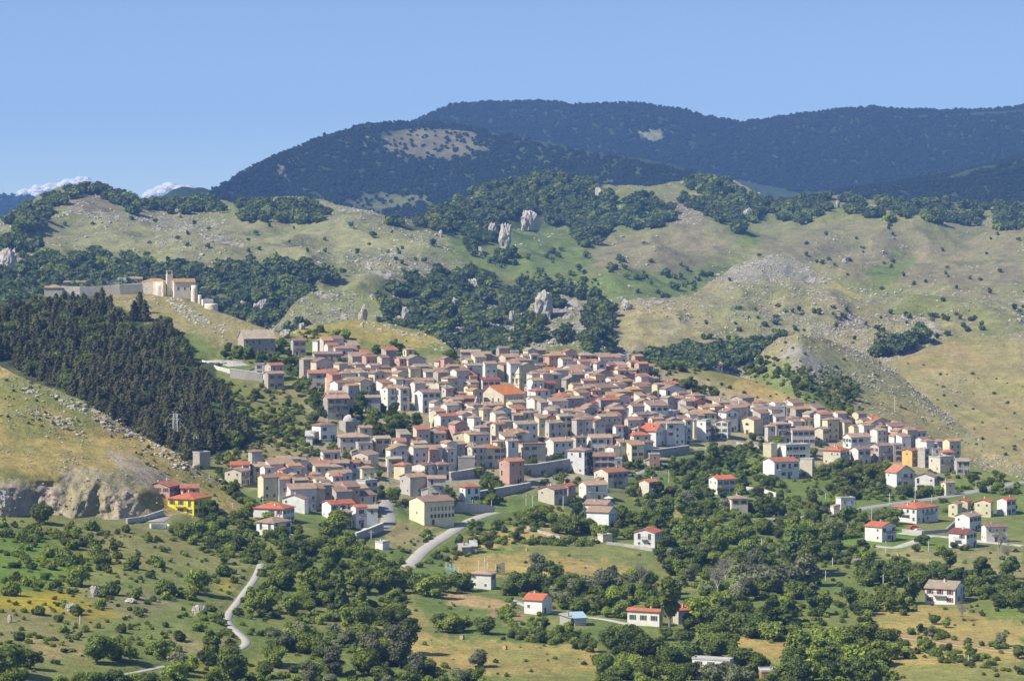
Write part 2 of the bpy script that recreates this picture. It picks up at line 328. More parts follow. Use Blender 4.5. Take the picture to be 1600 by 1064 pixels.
def paint(l):
    u, v = l.U, l.V
    a, b, rk = BASE[l.name]
    n1 = fbm(l.X / 60, l.Y / 60, 5, 90); n2 = fbm(l.X / 14, l.Y / 14, 3, 70)
    wb = l.Y / 1200
    t = sstep(0.5 + 1.1 * n1 + .5 * n2)[..., None]
    col = np.array(C_[a]) * (1 - t) + np.array(C_[b]) * t
    rock = np.full(u.shape, rk)
    s1 = fbm(u / 9, v / 6, 4, 21); s2 = fbm(u / 9 + 50, v / 6, 4, 22)
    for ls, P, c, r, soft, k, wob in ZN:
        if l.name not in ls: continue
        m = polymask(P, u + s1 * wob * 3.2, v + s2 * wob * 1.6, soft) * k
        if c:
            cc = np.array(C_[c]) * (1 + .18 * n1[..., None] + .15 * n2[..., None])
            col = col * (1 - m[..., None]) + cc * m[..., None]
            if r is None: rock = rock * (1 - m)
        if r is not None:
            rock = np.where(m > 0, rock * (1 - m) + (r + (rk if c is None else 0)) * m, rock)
    if l.name in ('G', 'L1', 'L2', 'L3'):
        q = sstep(fbm(l.X / 22, l.Y / 30, 4, 130) * 2.4 - .25)[..., None] * .45
        col = col * (1 - q) + np.array(C_['olive']) * q
    if l.name in ('M2', 'M0', 'M1', 'K1'):
        q = sstep(fbm(l.X / 90, l.Y / 130, 4, 130) * 2.2 - .35)[..., None] * .34
        col = col * (1 - q) + np.array(C_['green']) * q
        rock = rock * (0.55 + 0.9 * sstep(.5 + 1.6 * fbm(l.X / 110, l.Y / 150, 3, 60)))
    if l.name in ('L2', 'L3', 'M0', 'M1', 'K1', 'M2', 'L1'):      # bare rim along the crests
        cr = l.V[l.rows - 1][None]; rock = rock + .3 * np.exp(-np.abs(v - cr) / 7) * (.3 + sstep(.5 + 1.5 * n1))
    l.rock = np.clip(rock, 0, .64); l.col = np.clip(col, .01, .8)

# ------------------------------------------------------------------ node material helper
def mat(name, rough=0.9):
    m = bpy.data.materials.new(name); m.use_nodes = True
    b = m.node_tree.nodes['Principled BSDF']; b.inputs['Roughness'].default_value = rough
    b.inputs['Specular IOR Level'].default_value = 0.2
    return m, m.node_tree, b
def N(t, typ, **kw):
    n = t.nodes.new(typ)
    for k, v in kw.items():
        if k.startswith('i_'): n.inputs[k[2:].replace('_', ' ')].default_value = v
        else: setattr(n, k, v)
    return n
def math_(t, op, a, b=None, c=None, clamp=False):
    n = t.nodes.new('ShaderNodeMath'); n.operation = op; n.use_clamp = clamp
    for i, x in enumerate((a, b, c)):
        if x is None: continue
        if isinstance(x, (int, float)): n.inputs[i].default_value = x
        else: t.links.new(x, n.inputs[i])
    return n.outputs[0]
def mix(t, f, a, b, typ='MIX'):
    n = t.nodes.new('ShaderNodeMix'); n.data_type = 'RGBA'; n.blend_type = typ
    for i, x in ((0, f), (6, a), (7, b)):
        if isinstance(x, (int, float)): n.inputs[i].default_value = x
        elif isinstance(x, tuple): n.inputs[i].default_value = (*x, 1) if len(x) == 3 else x
        else: t.links.new(x, n.inputs[i])
    return n.outputs[2]
def noise(t, vec, scale, det=4, rough=.55):
    n = N(t, 'ShaderNodeTexNoise'); n.inputs['Scale'].default_value = scale; n.inputs['Detail'].default_value = det; n.inputs['Roughness'].default_value = rough
    if vec is not None: t.links.new(vec, n.inputs['Vector'])
    return n.outputs['Fac']
def ramp(t, x, a, b, lo=0., hi=1.):
    n = N(t, 'ShaderNodeMapRange'); n.clamp = True
    n.inputs[1].default_value = a; n.inputs[2].default_value = b; n.inputs[3].default_value = lo; n.inputs[4].default_value = hi
    t.links.new(x, n.inputs[0]); return n.outputs[0]

def terrain_mat(name, k):      # k: size of one grain in metres
    m, t, b = mat(name, .95)
    g = N(t, 'ShaderNodeNewGeometry').outputs['Position']
    a = N(t, 'ShaderNodeAttribute', attribute_name='col').outputs['Color']
    r = N(t, 'ShaderNodeAttribute', attribute_name='rock').outputs['Fac']
    n1 = noise(t, g, 1 / (k * 5), 5, .65); n2 = noise(t, g, 1 / k, 4, .7); n3 = noise(t, g, 1 / (k * 22), 4, .6)
    v1 = ramp(t, n1, .25, .75, .72, 1.28); v2 = ramp(t, n2, .2, .8, .66, 1.36); v3 = ramp(t, n3, .3, .7, .86, 1.14)
    vv = math_(t, 'MULTIPLY', math_(t, 'MULTIPLY', v1, v2), v3)
    c = mix(t, 1.0, a, vv, 'MULTIPLY')
    # scattered low green tufts and bare spots
    tuft = ramp(t, noise(t, g, 1 / (k * 2.2), 3, .6), .56, .66)
    c = mix(t, math_(t, 'MULTIPLY', tuft, .5), c, (.075, .095, .03))
    # limestone showing through
    st = N(t, 'ShaderNodeMapping'); st.inputs['Scale'].default_value = (1, .45, 1.0); t.links.new(g, st.inputs[0])
    rn = math_(t, 'ADD', math_(t, 'MULTIPLY', noise(t, st.outputs[0], 1 / (k * 2.6), 6, .75), .62), math_(t, 'MULTIPLY', noise(t, g, 1 / (k * 16), 3, .6), .38))
    thr = math_(t, 'SUBTRACT', .72, math_(t, 'MULTIPLY', r, .32))
    rm = math_(t, 'MAXIMUM', ramp(t, math_(t, 'SUBTRACT', rn, thr), 0, .03), ramp(t, math_(t, 'SUBTRACT', noise(t, st.outputs[0], 1 / (k * 1.3), 4, .7), math_(t, 'SUBTRACT', .74, math_(t, 'MULTIPLY', r, .30))), 0, .03))
    rc = mix(t, noise(t, g, 1 / (k * 1.1), 4, .7), (.25, .22, .175), (.60, .55, .47))
    c = mix(t, rm, c, rc)
    t.links.new(c, b.inputs['Base Color'])
    bp = N(t, 'ShaderNodeBump'); bp.inputs['Strength'].default_value = .9; bp.inputs['Distance'].default_value = k * 1.1
    hh = math_(t, 'ADD', math_(t, 'ADD', math_(t, 'MULTIPLY', n2, .6), n1), math_(t, 'MULTIPLY', rm, math_(t, 'ADD', .4, n2)))
    t.links.new(hh, bp.inputs['Height']); t.links.new(bp.outputs[0], b.inputs['Normal'])
    return m
TM = {'near': terrain_mat('hill_ground_cover', .9), 'mid': terrain_mat('far_hill_cover', 2.2), 'far': terrain_mat('mountain_cover', 6)}
TN = dict(G=('valley_ground', 'near'), L1=('left_hill', 'near'), L2=('right_hill', 'near'), L3=('right_hill_slope', 'near'), M0=('middle_hill', 'mid'), M1=('middle_hill_spur', 'mid'),
          K1=('rocky_knoll_hill', 'mid'), K2=('limestone_knoll_hill', 'mid'), M2=('middle_hills', 'mid'), N1=('mountain_shoulder', 'far'), N2=('mountain_spur', 'far'), N3=('mountain', 'far'), N4=('far_mountain', 'far'))
def grid_mesh(name, X, Y, Z):
    nr, nc = X.shape
    me = bpy.data.meshes.new(name)
    co = np.stack([X, Y, Z], -1).reshape(-1, 3).astype(np.float32)
    i = np.arange(nr - 1)[:, None] * nc + np.arange(nc - 1)[None, :]
    fc = np.stack([i, i + 1, i + nc + 1, i + nc], -1).reshape(-1, 4).astype(np.int32)
    me.vertices.add(len(co)); me.vertices.foreach_set('co', co.ravel())
    me.loops.add(fc.size); me.loops.foreach_set('vertex_index', fc.ravel())
    me.polygons.add(len(fc)); me.polygons.foreach_set('loop_start', np.arange(0, fc.size, 4, dtype=np.int32))
    me.update(calc_edges=True); me.polygons.foreach_set('use_smooth', np.ones(len(fc), bool))
    return me
# roads are levelled into the ground
ROADS = [('lane', [(636,888),(645,876),(658,862),(676,848),(695,838),(715,824),(735,812),(752,804),(775,800)], 5.5, 0),
 ('path', [(150,1062),(215,1050),(250,1041),(290,1034),(330,1028),(360,1021),(392,1011),(402,1003),(385,994),(365,985),(352,972),(356,958),(372,940),(384,922),(396,908),(404,892),(408,880)], 2.5, 0),
 ('road', [(1180,812),(1280,806),(1320,800),(1365,791),(1400,786),(1450,780),(1500,772),(1550,762),(1600,752)], 7, 1),
 ('street', [(1240,668),(1250,652),(1258,640),(1266,628),(1278,614),(1284,603)], 9, 1),
 ('driveway', [(1408,832),(1445,836),(1480,838),(1540,846),(1600,852)], 6, 0), ('driveway', [(1365,852),(1400,856),(1430,846),(1450,838)], 5, 0),
 ('driveway', [(172,812),(210,806),(240,800),(258,796)], 5, 1), ('driveway', [(240,815),(252,806),(262,798)], 8, 0),
 ('street', [(560,838),(585,832),(604,822),(612,810),(600,797),(606,780),(615,772)], 6, 1),
 ('street', [(620,760),(690,752),(760,745),(800,760),(850,742),(905,748),(960,752),(1010,735)], 5, 1),
 ('terrace', [(322,566),(350,562),(375,572)], 13, 2), ('path', [(800,936),(840,952),(900,962),(945,966),(990,976)], 3, 0),
 ('field_track', [(1380,992),(1450,1000),(1530,1012),(1600,1020)], 3, 3)]
ROADC = []
for nm, pts, wd, mk_ in ROADS:
    P = [np.array(q) for q in (hit(u, v, ('G',)) for u, v in pts) if q]; Q = []
    for i in range(len(P) - 1):
        n = max(2, int(np.linalg.norm((P[i + 1] - P[i])[:2]) / 2)); Q += [P[i] + (P[i + 1] - P[i]) * k / n for k in range(n)]
    Q = np.array(Q + [P[-1]])
    if len(Q) > 40: Q = np.stack([smooth(smooth(Q[:, i], 9, 0), 9, 0) for i in range(3)], 1); Q[:, 2] = smooth(Q[:, 2], 14, 0)
    elif len(Q) > 12: Q = np.stack([smooth(Q[:, i], 3, 0) for i in range(3)], 1)
    ROADC.append((nm, Q, wd, mk_))
def level(l):
    for nm, Q, wd, _ in ROADC:
        m = (l.X > Q[:, 0].min() - 15) & (l.X < Q[:, 0].max() + 15) & (l.Y > Q[:, 1].min() - 15) & (l.Y < Q[:, 1].max() + 15)
        ii = np.nonzero(m); 
        if not len(ii[0]): continue
        X, Y = l.X[ii], l.Y[ii]; bd = np.full(len(X), 1e9); bz = np.zeros(len(X))
        for q in Q:
            d = np.hypot(X - q[0], Y - q[1]); k = d < bd; bd[k] = d[k]; bz[k] = q[2]
        f = 1 - sstep((bd - wd * .62) / (wd * .9)); l.Z[ii] = l.Z[ii] * (1 - f) + (bz - .12) * f
for l in LAY.values():
    paint(l)
    nm, mt = TN[l.name]
    # small stony relief where rock shows
    sz = {'near': 1.0, 'mid': 2.4, 'far': 5}[mt]
    l.Z = l.Z + l.rock * sz * .9 * np.clip(ridged(l.X / (5 * sz), l.Y / (7 * sz), 3, 77) + .1, 0, 1)
    if l.name == 'L1':   # broken cliff of the old quarry
        cl = polymask([(-260,745),(90,757),(112,728),(170,728),(235,765),(240,815),(-260,815)], l.U, l.V, 10)
        l.Y = l.Y - cl * 9 * ridged(l.X / 17, l.Z / 30, 4, 9) - cl * 3 * fbm(l.X / 4, l.Z / 4, 3, 19)
    if l.name == 'G': level(l)
    l.V = HZ + (CH - l.Z) * F / l.Y
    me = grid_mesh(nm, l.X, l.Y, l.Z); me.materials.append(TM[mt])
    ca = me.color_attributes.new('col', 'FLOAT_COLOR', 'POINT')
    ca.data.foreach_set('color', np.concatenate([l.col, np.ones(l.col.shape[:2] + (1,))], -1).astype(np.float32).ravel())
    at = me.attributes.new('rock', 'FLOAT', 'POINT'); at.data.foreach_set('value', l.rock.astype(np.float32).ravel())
    o = bpy.data.objects.new(nm, me); COL.objects.link(o); o['kind'] = 'structure'
# flat land below and beyond everything
me = grid_mesh('ground', *np.meshgrid(np.linspace(-9000, 9000, 12), np.linspace(-500, 11500, 12)), np.full((12, 12), -120.0))
me.materials.append(TM['far']); o = bpy.data.objects.new('ground', me); COL.objects.link(o); o['kind'] = 'structure'

# ------------------------------------------------------------------ air
def box_mesh(name, x0, x1, y0, y1, z0, z1):
    me = bpy.data.meshes.new(name)
    v = [(x, y, z) for z in (z0, z1) for y in (y0, y1) for x in (x0, x1)]
    me.from_pydata(v, [], [(0, 2, 3, 1), (4, 5, 7, 6), (0, 1, 5, 4), (2, 6, 7, 3), (0, 4, 6, 2), (1, 3, 7, 5)]); return me
hz = bpy.data.objects.new('haze', box_mesh('haze', -9500, 9500, -600, 12000, -121, 640)); COL.objects.link(hz); hz['kind'] = 'stuff'
m = bpy.data.materials.new('thin_air'); m.use_nodes = True; t = m.node_tree; t.nodes.clear()
pv = t.nodes.new('ShaderNodeVolumePrincipled'); pv.inputs['Color'].default_value = (.22, .44, 1, 1); pv.inputs['Density'].default_value = 6.8e-5
out = t.nodes.new('ShaderNodeOutputMaterial'); t.links.new(pv.outputs[0], out.inputs['Volume']); hz.data.materials.append(m)

# ------------------------------------------------------------------ object helpers
class MB:
    """collects faces with a material slot each, then makes one mesh"""
    def __init__(s): s.v = []; s.f = []; s.m = []; s.sm = []
    def face(s, pts, m=0, sm=False):
        n = len(s.v); s.v.extend(pts); s.f.append(tuple(range(n, n + len(pts)))); s.m.append(m); s.sm.append(sm)
    def box(s, x0, x1, y0, y1, z0, z1, m=0, skip=''):
        n = len(s.v); s.v.extend([(x, y, z) for z in (z0, z1) for y in (y0, y1) for x in (x0, x1)])
        for k, q in (('b', (0, 2, 3, 1)), ('t', (4, 5, 7, 6)), ('f', (0, 1, 5, 4)), ('k', (2, 6, 7, 3)), ('l', (0, 4, 6, 2)), ('r', (1, 3, 7, 5))):
            if k not in skip: s.f.append(tuple(n + i for i in q)); s.m.append(m); s.sm.append(False)
    def bar(s, p, q, r, r2=None, n=6, m=0, cap=True):
        p = Vector(p); q = Vector(q); d = (q - p); r2 = r if r2 is None else r2
        a = d.orthogonal().normalized(); b = d.normalized().cross(a); k = len(s.v)
        for c, rr in ((p, r), (q, r2)):
            for i in range(n):
                t = 2 * math.pi * i / n; s.v.append(tuple(c + (a * math.cos(t) + b * math.sin(t)) * rr))
        for i in range(n):
            j = (i + 1) % n; s.f.append((k + i, k + j, k + n + j, k + n + i)); s.m.append(m); s.sm.append(True)
        if cap: s.f.append(tuple(k + n + i for i in range(n))); s.m.append(m); s.sm.append(False)
    def mesh(s, name, mats):
        me = bpy.data.meshes.new(name); me.from_pydata([tuple(p) for p in s.v], [], s.f)
        for m in mats: me.materials.append(m)
        me.polygons.foreach_set('material_index', s.m); me.polygons.foreach_set('use_smooth', s.sm); me.update()
        return me
def obj(name, me, parent=None, loc=(0, 0, 0), rz=0.0, sc=None):
    o = bpy.data.objects.new(name, me); COL.objects.link(o)
    o.location = loc; o.rotation_euler = (0, 0, rz)
    if sc is not None: o.scale = (sc, sc, sc) if isinstance(sc, (int, float)) else sc
    if parent: o.parent = parent
    return o
def tag(o, label, cat, group=None):
    o['label'] = label; o['category'] = cat
    if group: o['group'] = group
    return o
ORD = ['', 'second ', 'third ', 'fourth ', 'fifth ', 'sixth ', 'seventh ', 'eighth ', 'ninth ', 'tenth ', 'eleventh ', 'twelfth ', 'thirteenth ', 'fourteenth ', 'fifteenth ', 'sixteenth ', 'seventeenth ', 'eighteenth ', 'nineteenth ', 'twentieth '] + ['twenty-' + q for q in ('first ', 'second ', 'third ', 'fourth ', 'fifth ', 'sixth ', 'seventh ', 'eighth ', 'ninth ')] + ['thirtieth '] + ['thirty-' + q for q in ('first ', 'second ', 'third ', 'fourth ', 'fifth ', 'sixth ', 'seventh ', 'eighth ', 'ninth ')]
# things of the photo that others are located by
LM = {'the bell tower': (811, 605), 'the orange church roof': (787, 628), 'the village grove': (610, 660), 'the pink block': (800, 740), 'the cream barrack': (675, 802), 'the cream gabled chapel': (1177, 668),
      'the domed ruin': (545, 665), 'the paved terrace': (385, 585), 'the long stone barn': (400, 535), 'the white tower house': (905, 722), 'the red-balcony flats': (1383, 710), 'the half-timber chalet': (1410, 745), 'the bright yellow house': (290, 795),
      'the rocky knoll': (875, 555), 'the deep pink villa': (1047, 605), 'the strip-windowed hall': (1245, 708), 'the steep village road': (1265, 625), 'the arcade house': (982, 655), 'the broad villa': (1435, 805), 'the white farmhouse': (842, 945),
      'the orchard villa': (1013, 843), 'the red-shuttered house': (1485, 930), 'the winding white lane': (385, 930), 'the lone egg-shaped tree': (640, 990), 'the power pylon': (272, 672), 'the wooded gully': (1100, 725)}
REG = {}
def situate(o, desc, u, v, cat, group=None, near=None):
    """register a thing; its label is completed when all are known"""
    c = sorted((math.hypot(u - a, (v - b) * 1.3), n) for n, (a, b) in LM.items() if n not in desc)
    d, n = c[0]; a, b = LM[n]
    if abs(u - a) > abs(v - b) * 1.3: rel = 'right of' if u > a else 'left of'
    else: rel = 'below' if v > b else 'above'
    REG.setdefault((desc, rel, n), []).append((d, o)); o['category'] = cat
    if group: o['group'] = group
def finish_labels():
    for (desc, rel, n), lst in REG.items():
        lst.sort(key=lambda q: q[0])
        for i, (d, o) in enumerate(lst):
            if len(lst) == 1: o['label'] = f'{desc} {rel} {n}'
            elif i < 40: o['label'] = f'{desc}, {ORD[i]}closest {rel} {n}'
            else: o['label'] = f'{desc} far {rel} {n}'; o['group'] = o.get('group') or desc

# ------------------------------------------------------------------ foliage meshes
def leaf_mat(name, c, vr=1.0):
    m, t, b = mat(name, .75)
    oi = N(t, 'ShaderNodeObjectInfo'); g = N(t, 'ShaderNodeNewGeometry').outputs['Position']
    rnd = oi.outputs['Random']
    n = noise(t, g, .45, 3, .6)
    val = math_(t, 'MULTIPLY', ramp(t, rnd, 0, 1, 1 - .38 * vr, 1 + .45 * vr), ramp(t, n, .25, .75, .65, 1.4))
    ge = N(t, 'ShaderNodeNewGeometry').outputs['Random Per Island']
    val = math_(t, 'MULTIPLY', val, ramp(t, ge, 0, 1, .8, 1.2))
    col = mix(t, ramp(t, math_(t, 'FRACT', math_(t, 'MULTIPLY', rnd, 7.31)), 0, 1, 0, .45), c, (c[0] * 1.35, c[1] * 1.15, c[2] * .8))
    col = mix(t, 1.0, col, val, 'MULTIPLY')
    t.links.new(col, b.inputs['Base Color'])
    tr = N(t, 'ShaderNodeBsdfTranslucent'); t.links.new(mix(t, 1.0, col, (1.1, 1.2, .5), 'MULTIPLY'), tr.inputs[0])
    ms = N(t, 'ShaderNodeMixShader'); ms.inputs[0].default_value = .32
    t.links.new(b.outputs[0], ms.inputs[1]); t.links.new(tr.outputs[0], ms.inputs[2])
    t.links.new(ms.outputs[0], t.nodes['Material Output'].inputs[0])
    return m
LEAF = dict(green=leaf_mat('green_leaves', (.158, .205, .044)), dark=leaf_mat('dark_oak_leaves', (.102, .140, .036)), bright=leaf_mat('fresh_leaves', (.17, .22, .038)),
            grey=leaf_mat('willow_leaves', (.17, .19, .115)), pine=leaf_mat('pine_needles', (.092, .098, .042), 1.35), far=leaf_mat('wood_leaves', (.096, .136, .052), .5), mount=leaf_mat('mountain_beech_leaves', (.030, .050, .020), .3), bare=leaf_mat('sparse_grey_twigs', (.18, .17, .13)),
            heather=leaf_mat('yellow_green_leaves', (.13, .14, .03)))
bark, t, b = mat('bark', .9); b.inputs['Base Color'].default_value = (.12, .09, .065, 1)
t.links.new(mix(t, noise(t, None, 6, 4), (.09, .07, .05), (.2, .17, .14)), b.inputs['Base Color'])
barkw, t, b = mat('pale_dead_bark', .9); t.links.new(mix(t, noise(t, None, 6, 4), (.26, .23, .19), (.42, .39, .34)), b.inputs['Base Color'])

def quads_mesh(name, P, NRM, S, mats, core=None, tw=None):
    n = len(P); rg = RNG
    a = rg.normal(size=(n, 3)); a -= (a * NRM).sum(1)[:, None] * NRM; a /= np.linalg.norm(a, axis=1)[:, None]
    b = np.cross(NRM, a); S = S[:, None]
    asp = rg.uniform(.6, 1.0, (n, 1))
    q = np.stack([P - a * S - b * S * asp, P + a * S - b * S * asp * rg.uniform(.4, 1, (n, 1)), P + a * S * rg.uniform(.4, 1, (n, 1)) + b * S * asp, P - a * S + b * S * asp], 1).reshape(-1, 3)
    f = np.arange(n * 4).reshape(-1, 4)
    vs = [q]; fs = [f]
    off = n * 4; tris = []
    if core is not None:
        for c in core:
            vs.append(c[0]); tris.append(c[1] + off); off += len(c[0])
    me = bpy.data.meshes.new(name); V = np.vstack(vs)
    fl = f.tolist() + [x for tr in tris for x in tr.tolist()]
    me.from_pydata(V.tolist(), [], fl)
    for m in mats: me.materials.append(m)
    me.update(); return me
_ico = {}
def ico(k):
    if k not in _ico:
        bm = bmesh.new(); bmesh.ops.create_icosphere(bm, subdivisions=k, radius=1)
        _ico[k] = (np.array([v.co[:] for v in bm.verts]), np.array([[v.index for v in f.verts] for f in bm.faces])); bm.free()
    return _ico[k]
def crown(name, mats, seed, n=2600, leaf=.072, kind='round', lobes=None, solid=True):
    """crown of radius about 1 standing on z=0 .. ~1.9"""
    rg = np.random.default_rng(seed); lobes = lobes or int(rg.integers(9, 20))
    L = []
    asp = dict(round=(1, 1, .95), egg=(.72, .72, 1.35), low=(1.15, 1.15, .62), wide=(1.2, 1.1, .8), tall=(.5, .5, 1.7), bush=(1, 1, .55))[kind]
    zc = asp[2] * .98
    for i in range(lobes):
        d = rg.normal(size=3); d /= np.linalg.norm(d); d[2] = d[2] * .95 - .02
        rr = rg.uniform(.35, .72) * (1 if i else 0)
        c = d * rr * np.array(asp) + [0, 0, zc]; r = rg.uniform(.22, .52) * (1.25 if i == 0 else 1) * min(1, asp[0] * 1.1)
        L.append((c, r))
    P = []; Nn = []
    k = n // lobes
    for c, r in L:
        d = rg.normal(size=(k, 3)); d /= np.linalg.norm(d, axis=1)[:, None]; d[:, 2] = np.where(rg.random(k) < .6, np.abs(d[:, 2]), d[:, 2])
        rad = r * rg.uniform(.78, 1.3, (k, 1))
        p = c + d * rad * np.array([1, 1, .85]); P.append(p)
        nn = d + rg.normal(size=(k, 3)) * .55; nn /= np.linalg.norm(nn, axis=1)[:, None]; Nn.append(nn)
    P = np.vstack(P); Nn = np.vstack(Nn); P[:, 2] = np.maximum(P[:, 2], .06)
    S = leaf * rg.uniform(.55, 1.25, len(P))
    core = []
    iv, fi = ico(2)
    for c, r in L:
        w_ = iv * (r * .76 * (1 + .16 * rg.normal(size=(len(iv), 1)))) * np.array([1, 1, .85]) + c; w_[:, 2] = np.maximum(w_[:, 2], .02)
        if solid: core.append((w_, fi))
    return quads_mesh(name, P, Nn, S, mats, core)
def conifer(name, mats, seed, n=1100, leaf=.07, rad=.42, h=2.0):
    rg = np.random.default_rng(seed); P = []; Nn = []
    nw = 13
    core = []
    for i in range(nw):
        t = i / nw; z = h * (.1 + .88 * t); R = rad * (1 - t) ** .62 * rg.uniform(.75, 1.2) + .03
        nb = max(5, int(13 * (1 - t)))
        for j in range(nb):
            a = 2 * math.pi * (j + rg.random()) / nb; rb = R * rg.uniform(.75, 1.15); m_ = max(4, int(n / (nw * nb) * (1.4 - t)))
            s = rg.uniform(.15, 1, m_); dirr = np.array([math.cos(a), math.sin(a), 0])
            p = dirr[None] * (s * rb)[:, None]; p[:, 2] = z - s * rb * .35 + rg.normal(size=m_) * .02
            p[:, :2] += rg.normal(size=(m_, 2)) * .035
            P.append(p); nn = np.tile(dirr * .5 + [0, 0, .85], (m_, 1)) + rg.normal(size=(m_, 3)) * .4; Nn.append(nn / np.linalg.norm(nn, axis=1)[:, None])
    k = 10; v = []; f = []
    for i in range(8):
        t = i / 7; z = h * (.1 + .86 * t); R = rad * (1 - t) ** .62 * .6 + .015
        for j in range(k): a = 2 * math.pi * j / k; q = R * rg.uniform(.75, 1.2); v.append((q * math.cos(a), q * math.sin(a), z + rg.uniform(-.03, .03)))
    for i in range(7):
        for j in range(k):
            a, b_ = i * k + j, i * k + (j + 1) % k; f += [(a, b_, b_ + k), (a, b_ + k, a + k)]
    P = np.vstack(P); Nn = np.vstack(Nn)
    return quads_mesh(name, P, Nn, leaf * rg.uniform(.6, 1.2, len(P)), mats, [(np.array(v), np.array(f))])
def trunk(name, seed, h=1.0, r=.07, m=None, limbs=5, spread=.5):
    rg = random.Random(seed); b = MB(); p = Vector((0, 0, -.35)); q = Vector((rg.uniform(-.04, .04), rg.uniform(-.04, .04), h * .55))
    b.bar(p, q, r * 1.25, r * .85, 7); t2 = q + Vector((rg.uniform(-.08, .08), rg.uniform(-.08, .08), h * .5)); b.bar(q, t2, r * .85, r * .4, 6)
    for i in range(limbs):
        a = 2 * math.pi * (i + rg.random() * .6) / limbs; s = q.lerp(t2, rg.uniform(-.1, .8)); e = s + Vector((math.cos(a) * spread, math.sin(a) * spread, rg.uniform(.25, .6) * h)) * rg.uniform(.6, 1)
        b.bar(s, e, r * .45, r * .15, 5)
    return b.mesh(name, [m or bark])
TRK = [trunk('trunk', i) for i in range(4)]; TRKP = trunk('trunk', 9, 1.9, .035, None, 0)
CR = {}
for kd, mt_, se, kw in (('round','green',1,{}),('round','green',2,{}),('wide','green',3,{}),('round','dark',4,{}),('wide','dark',5,{}),('round','dark',14,{}),('egg','dark',6,{}),('round','bright',7,{}),('wide','bright',8,{}),
                    ('round','grey',9,{}),('wide','grey',10,{}),('egg','green',11,{}),('tall','green',12,{}),('egg','grey',13,{}),('round','heather',15,{}),('round','bare',16,dict(n=900, leaf=.022, solid=False)),
                    ('bush','green',21,dict(n=700,lobes=9,leaf=.1)),('bush','dark',22,dict(n=700,lobes=9,leaf=.1)),('bush','bright',23,dict(n=700,lobes=9,leaf=.1)),('bush','grey',24,dict(n=700,lobes=9,leaf=.1)),('bush','heather',25,dict(n=600,lobes=8,leaf=.1)),('bush','green',26,dict(n=700,lobes=11,leaf=.1)),('bush','dark',27,dict(n=700,lobes=11,leaf=.1))):
    CR.setdefault((kd, mt_), []).append(crown('crown' if kd != 'bush' else 'shrub', [LEAF[mt_]], se, kind=kd, **kw))
PINE = [conifer('crown', [LEAF['pine']], s, rad=r_) for s, r_ in ((31, .72), (32, .6), (33, .82), (34, .66))]
SPRUCE = conifer('crown', [LEAF['dark']], 35, n=2600, leaf=.055, rad=.5, h=2.2)
# bare tree skeleton
def dead_tree(seed):
    rg = random.Random(seed); b = MB()
    def grow(p, d, L, r, k):
        q = p + d * L; b.bar(p, q, r, r * .6, 5 if k < 2 else 4, cap=False)
        if k >= 5: return
        for i in range(3 if k else 4):
            e = (d + Vector((rg.uniform(-.75, .75), rg.uniform(-.75, .75), rg.uniform(-.1, .5)))).normalized(); grow(p.lerp(q, rg.uniform(.55, 1)), e, L * rg.uniform(.6, .8), r * .6, k + 1)
    grow(Vector((0, 0, -.2)), Vector((0.02, 0, 1)), .62, .05, 0)
    return b.mesh('trunk', [barkw])
DEAD = dead_tree(3)

# ------------------------------------------------------------------ masses scattered with geometry nodes (nobody could count them)
HID = bpy.data.collections.new('scatter_sources')
def scatter(name, pts, srcs, label, cat, tilt=.06):
    """pts rows: x y z scale rot index"""
    if not len(pts): return
    pts = np.array(pts, np.float32)
    me = bpy.data.meshes.new(name); me.vertices.add(len(pts)); me.vertices.foreach_set('co', pts[:, :3].ravel())
    for nm_, c in (('sc', 3), ('rot', 4)):
        a = me.attributes.new(nm_, 'FLOAT', 'POINT'); a.data.foreach_set('value', np.ascontiguousarray(pts[:, c]))
    a = me.attributes.new('idx', 'INT', 'POINT'); a.data.foreach_set('value', pts[:, 5].astype(np.int32))
    o = bpy.data.objects.new(name, me); COL.objects.link(o)
    sc = bpy.data.collections.new(name + '_sources')
    for i, s_ in enumerate(srcs):
        q = bpy.data.objects.new(f'{name}_source_{i:02d}', s_); sc.objects.link(q)
    g = bpy.data.node_groups.new(name, 'GeometryNodeTree')
    g.interface.new_socket('Geometry', in_out='INPUT', socket_type='NodeSocketGeometry'); g.interface.new_socket('Geometry', in_out='OUTPUT', socket_type='NodeSocketGeometry')
    gi = g.nodes.new('NodeGroupInput'); go = g.nodes.new('NodeGroupOutput'); ip = g.nodes.new('GeometryNodeInstanceOnPoints'); ci = g.nodes.new('GeometryNodeCollectionInfo')
    ci.inputs['Collection'].default_value = sc; ci.inputs['Separate Children'].default_value = True; ci.inputs['Reset Children'].default_value = True
    def at(nm_, ty):
        n = g.nodes.new('GeometryNodeInputNamedAttribute'); n.data_type = ty; n.inputs['Name'].default_value = nm_; return n.outputs['Attribute']
    cx = g.nodes.new('ShaderNodeCombineXYZ'); g.links.new(at('rot', 'FLOAT'), cx.inputs[2])
    g.links.new(gi.outputs[0], ip.inputs['Points']); g.links.new(ci.outputs[0], ip.inputs['Instance']); ip.inputs['Pick Instance'].default_value = True
    g.links.new(at('idx', 'INT'), ip.inputs['Instance Index']); g.links.new(cx.outputs[0], ip.inputs['Rotation']); g.links.new(at('sc', 'FLOAT'), ip.inputs['Scale'])
    g.links.new(ip.outputs[0], go.inputs[0])
    md = o.modifiers.new('scatter', 'NODES'); md.node_group = g
    o['kind'] = 'stuff'; o['label'] = label; o['category'] = cat
    return o
def inpoly(P, u, v):
    c = False; n = len(P)
    for i in range(n):
        x1, y1 = P[i]; x2, y2 = P[(i + 1) % n]
        if (y1 > v) != (y2 > v) and u < (x2 - x1) * (v - y1) / (y2 - y1) + x1: c = not c
    return c
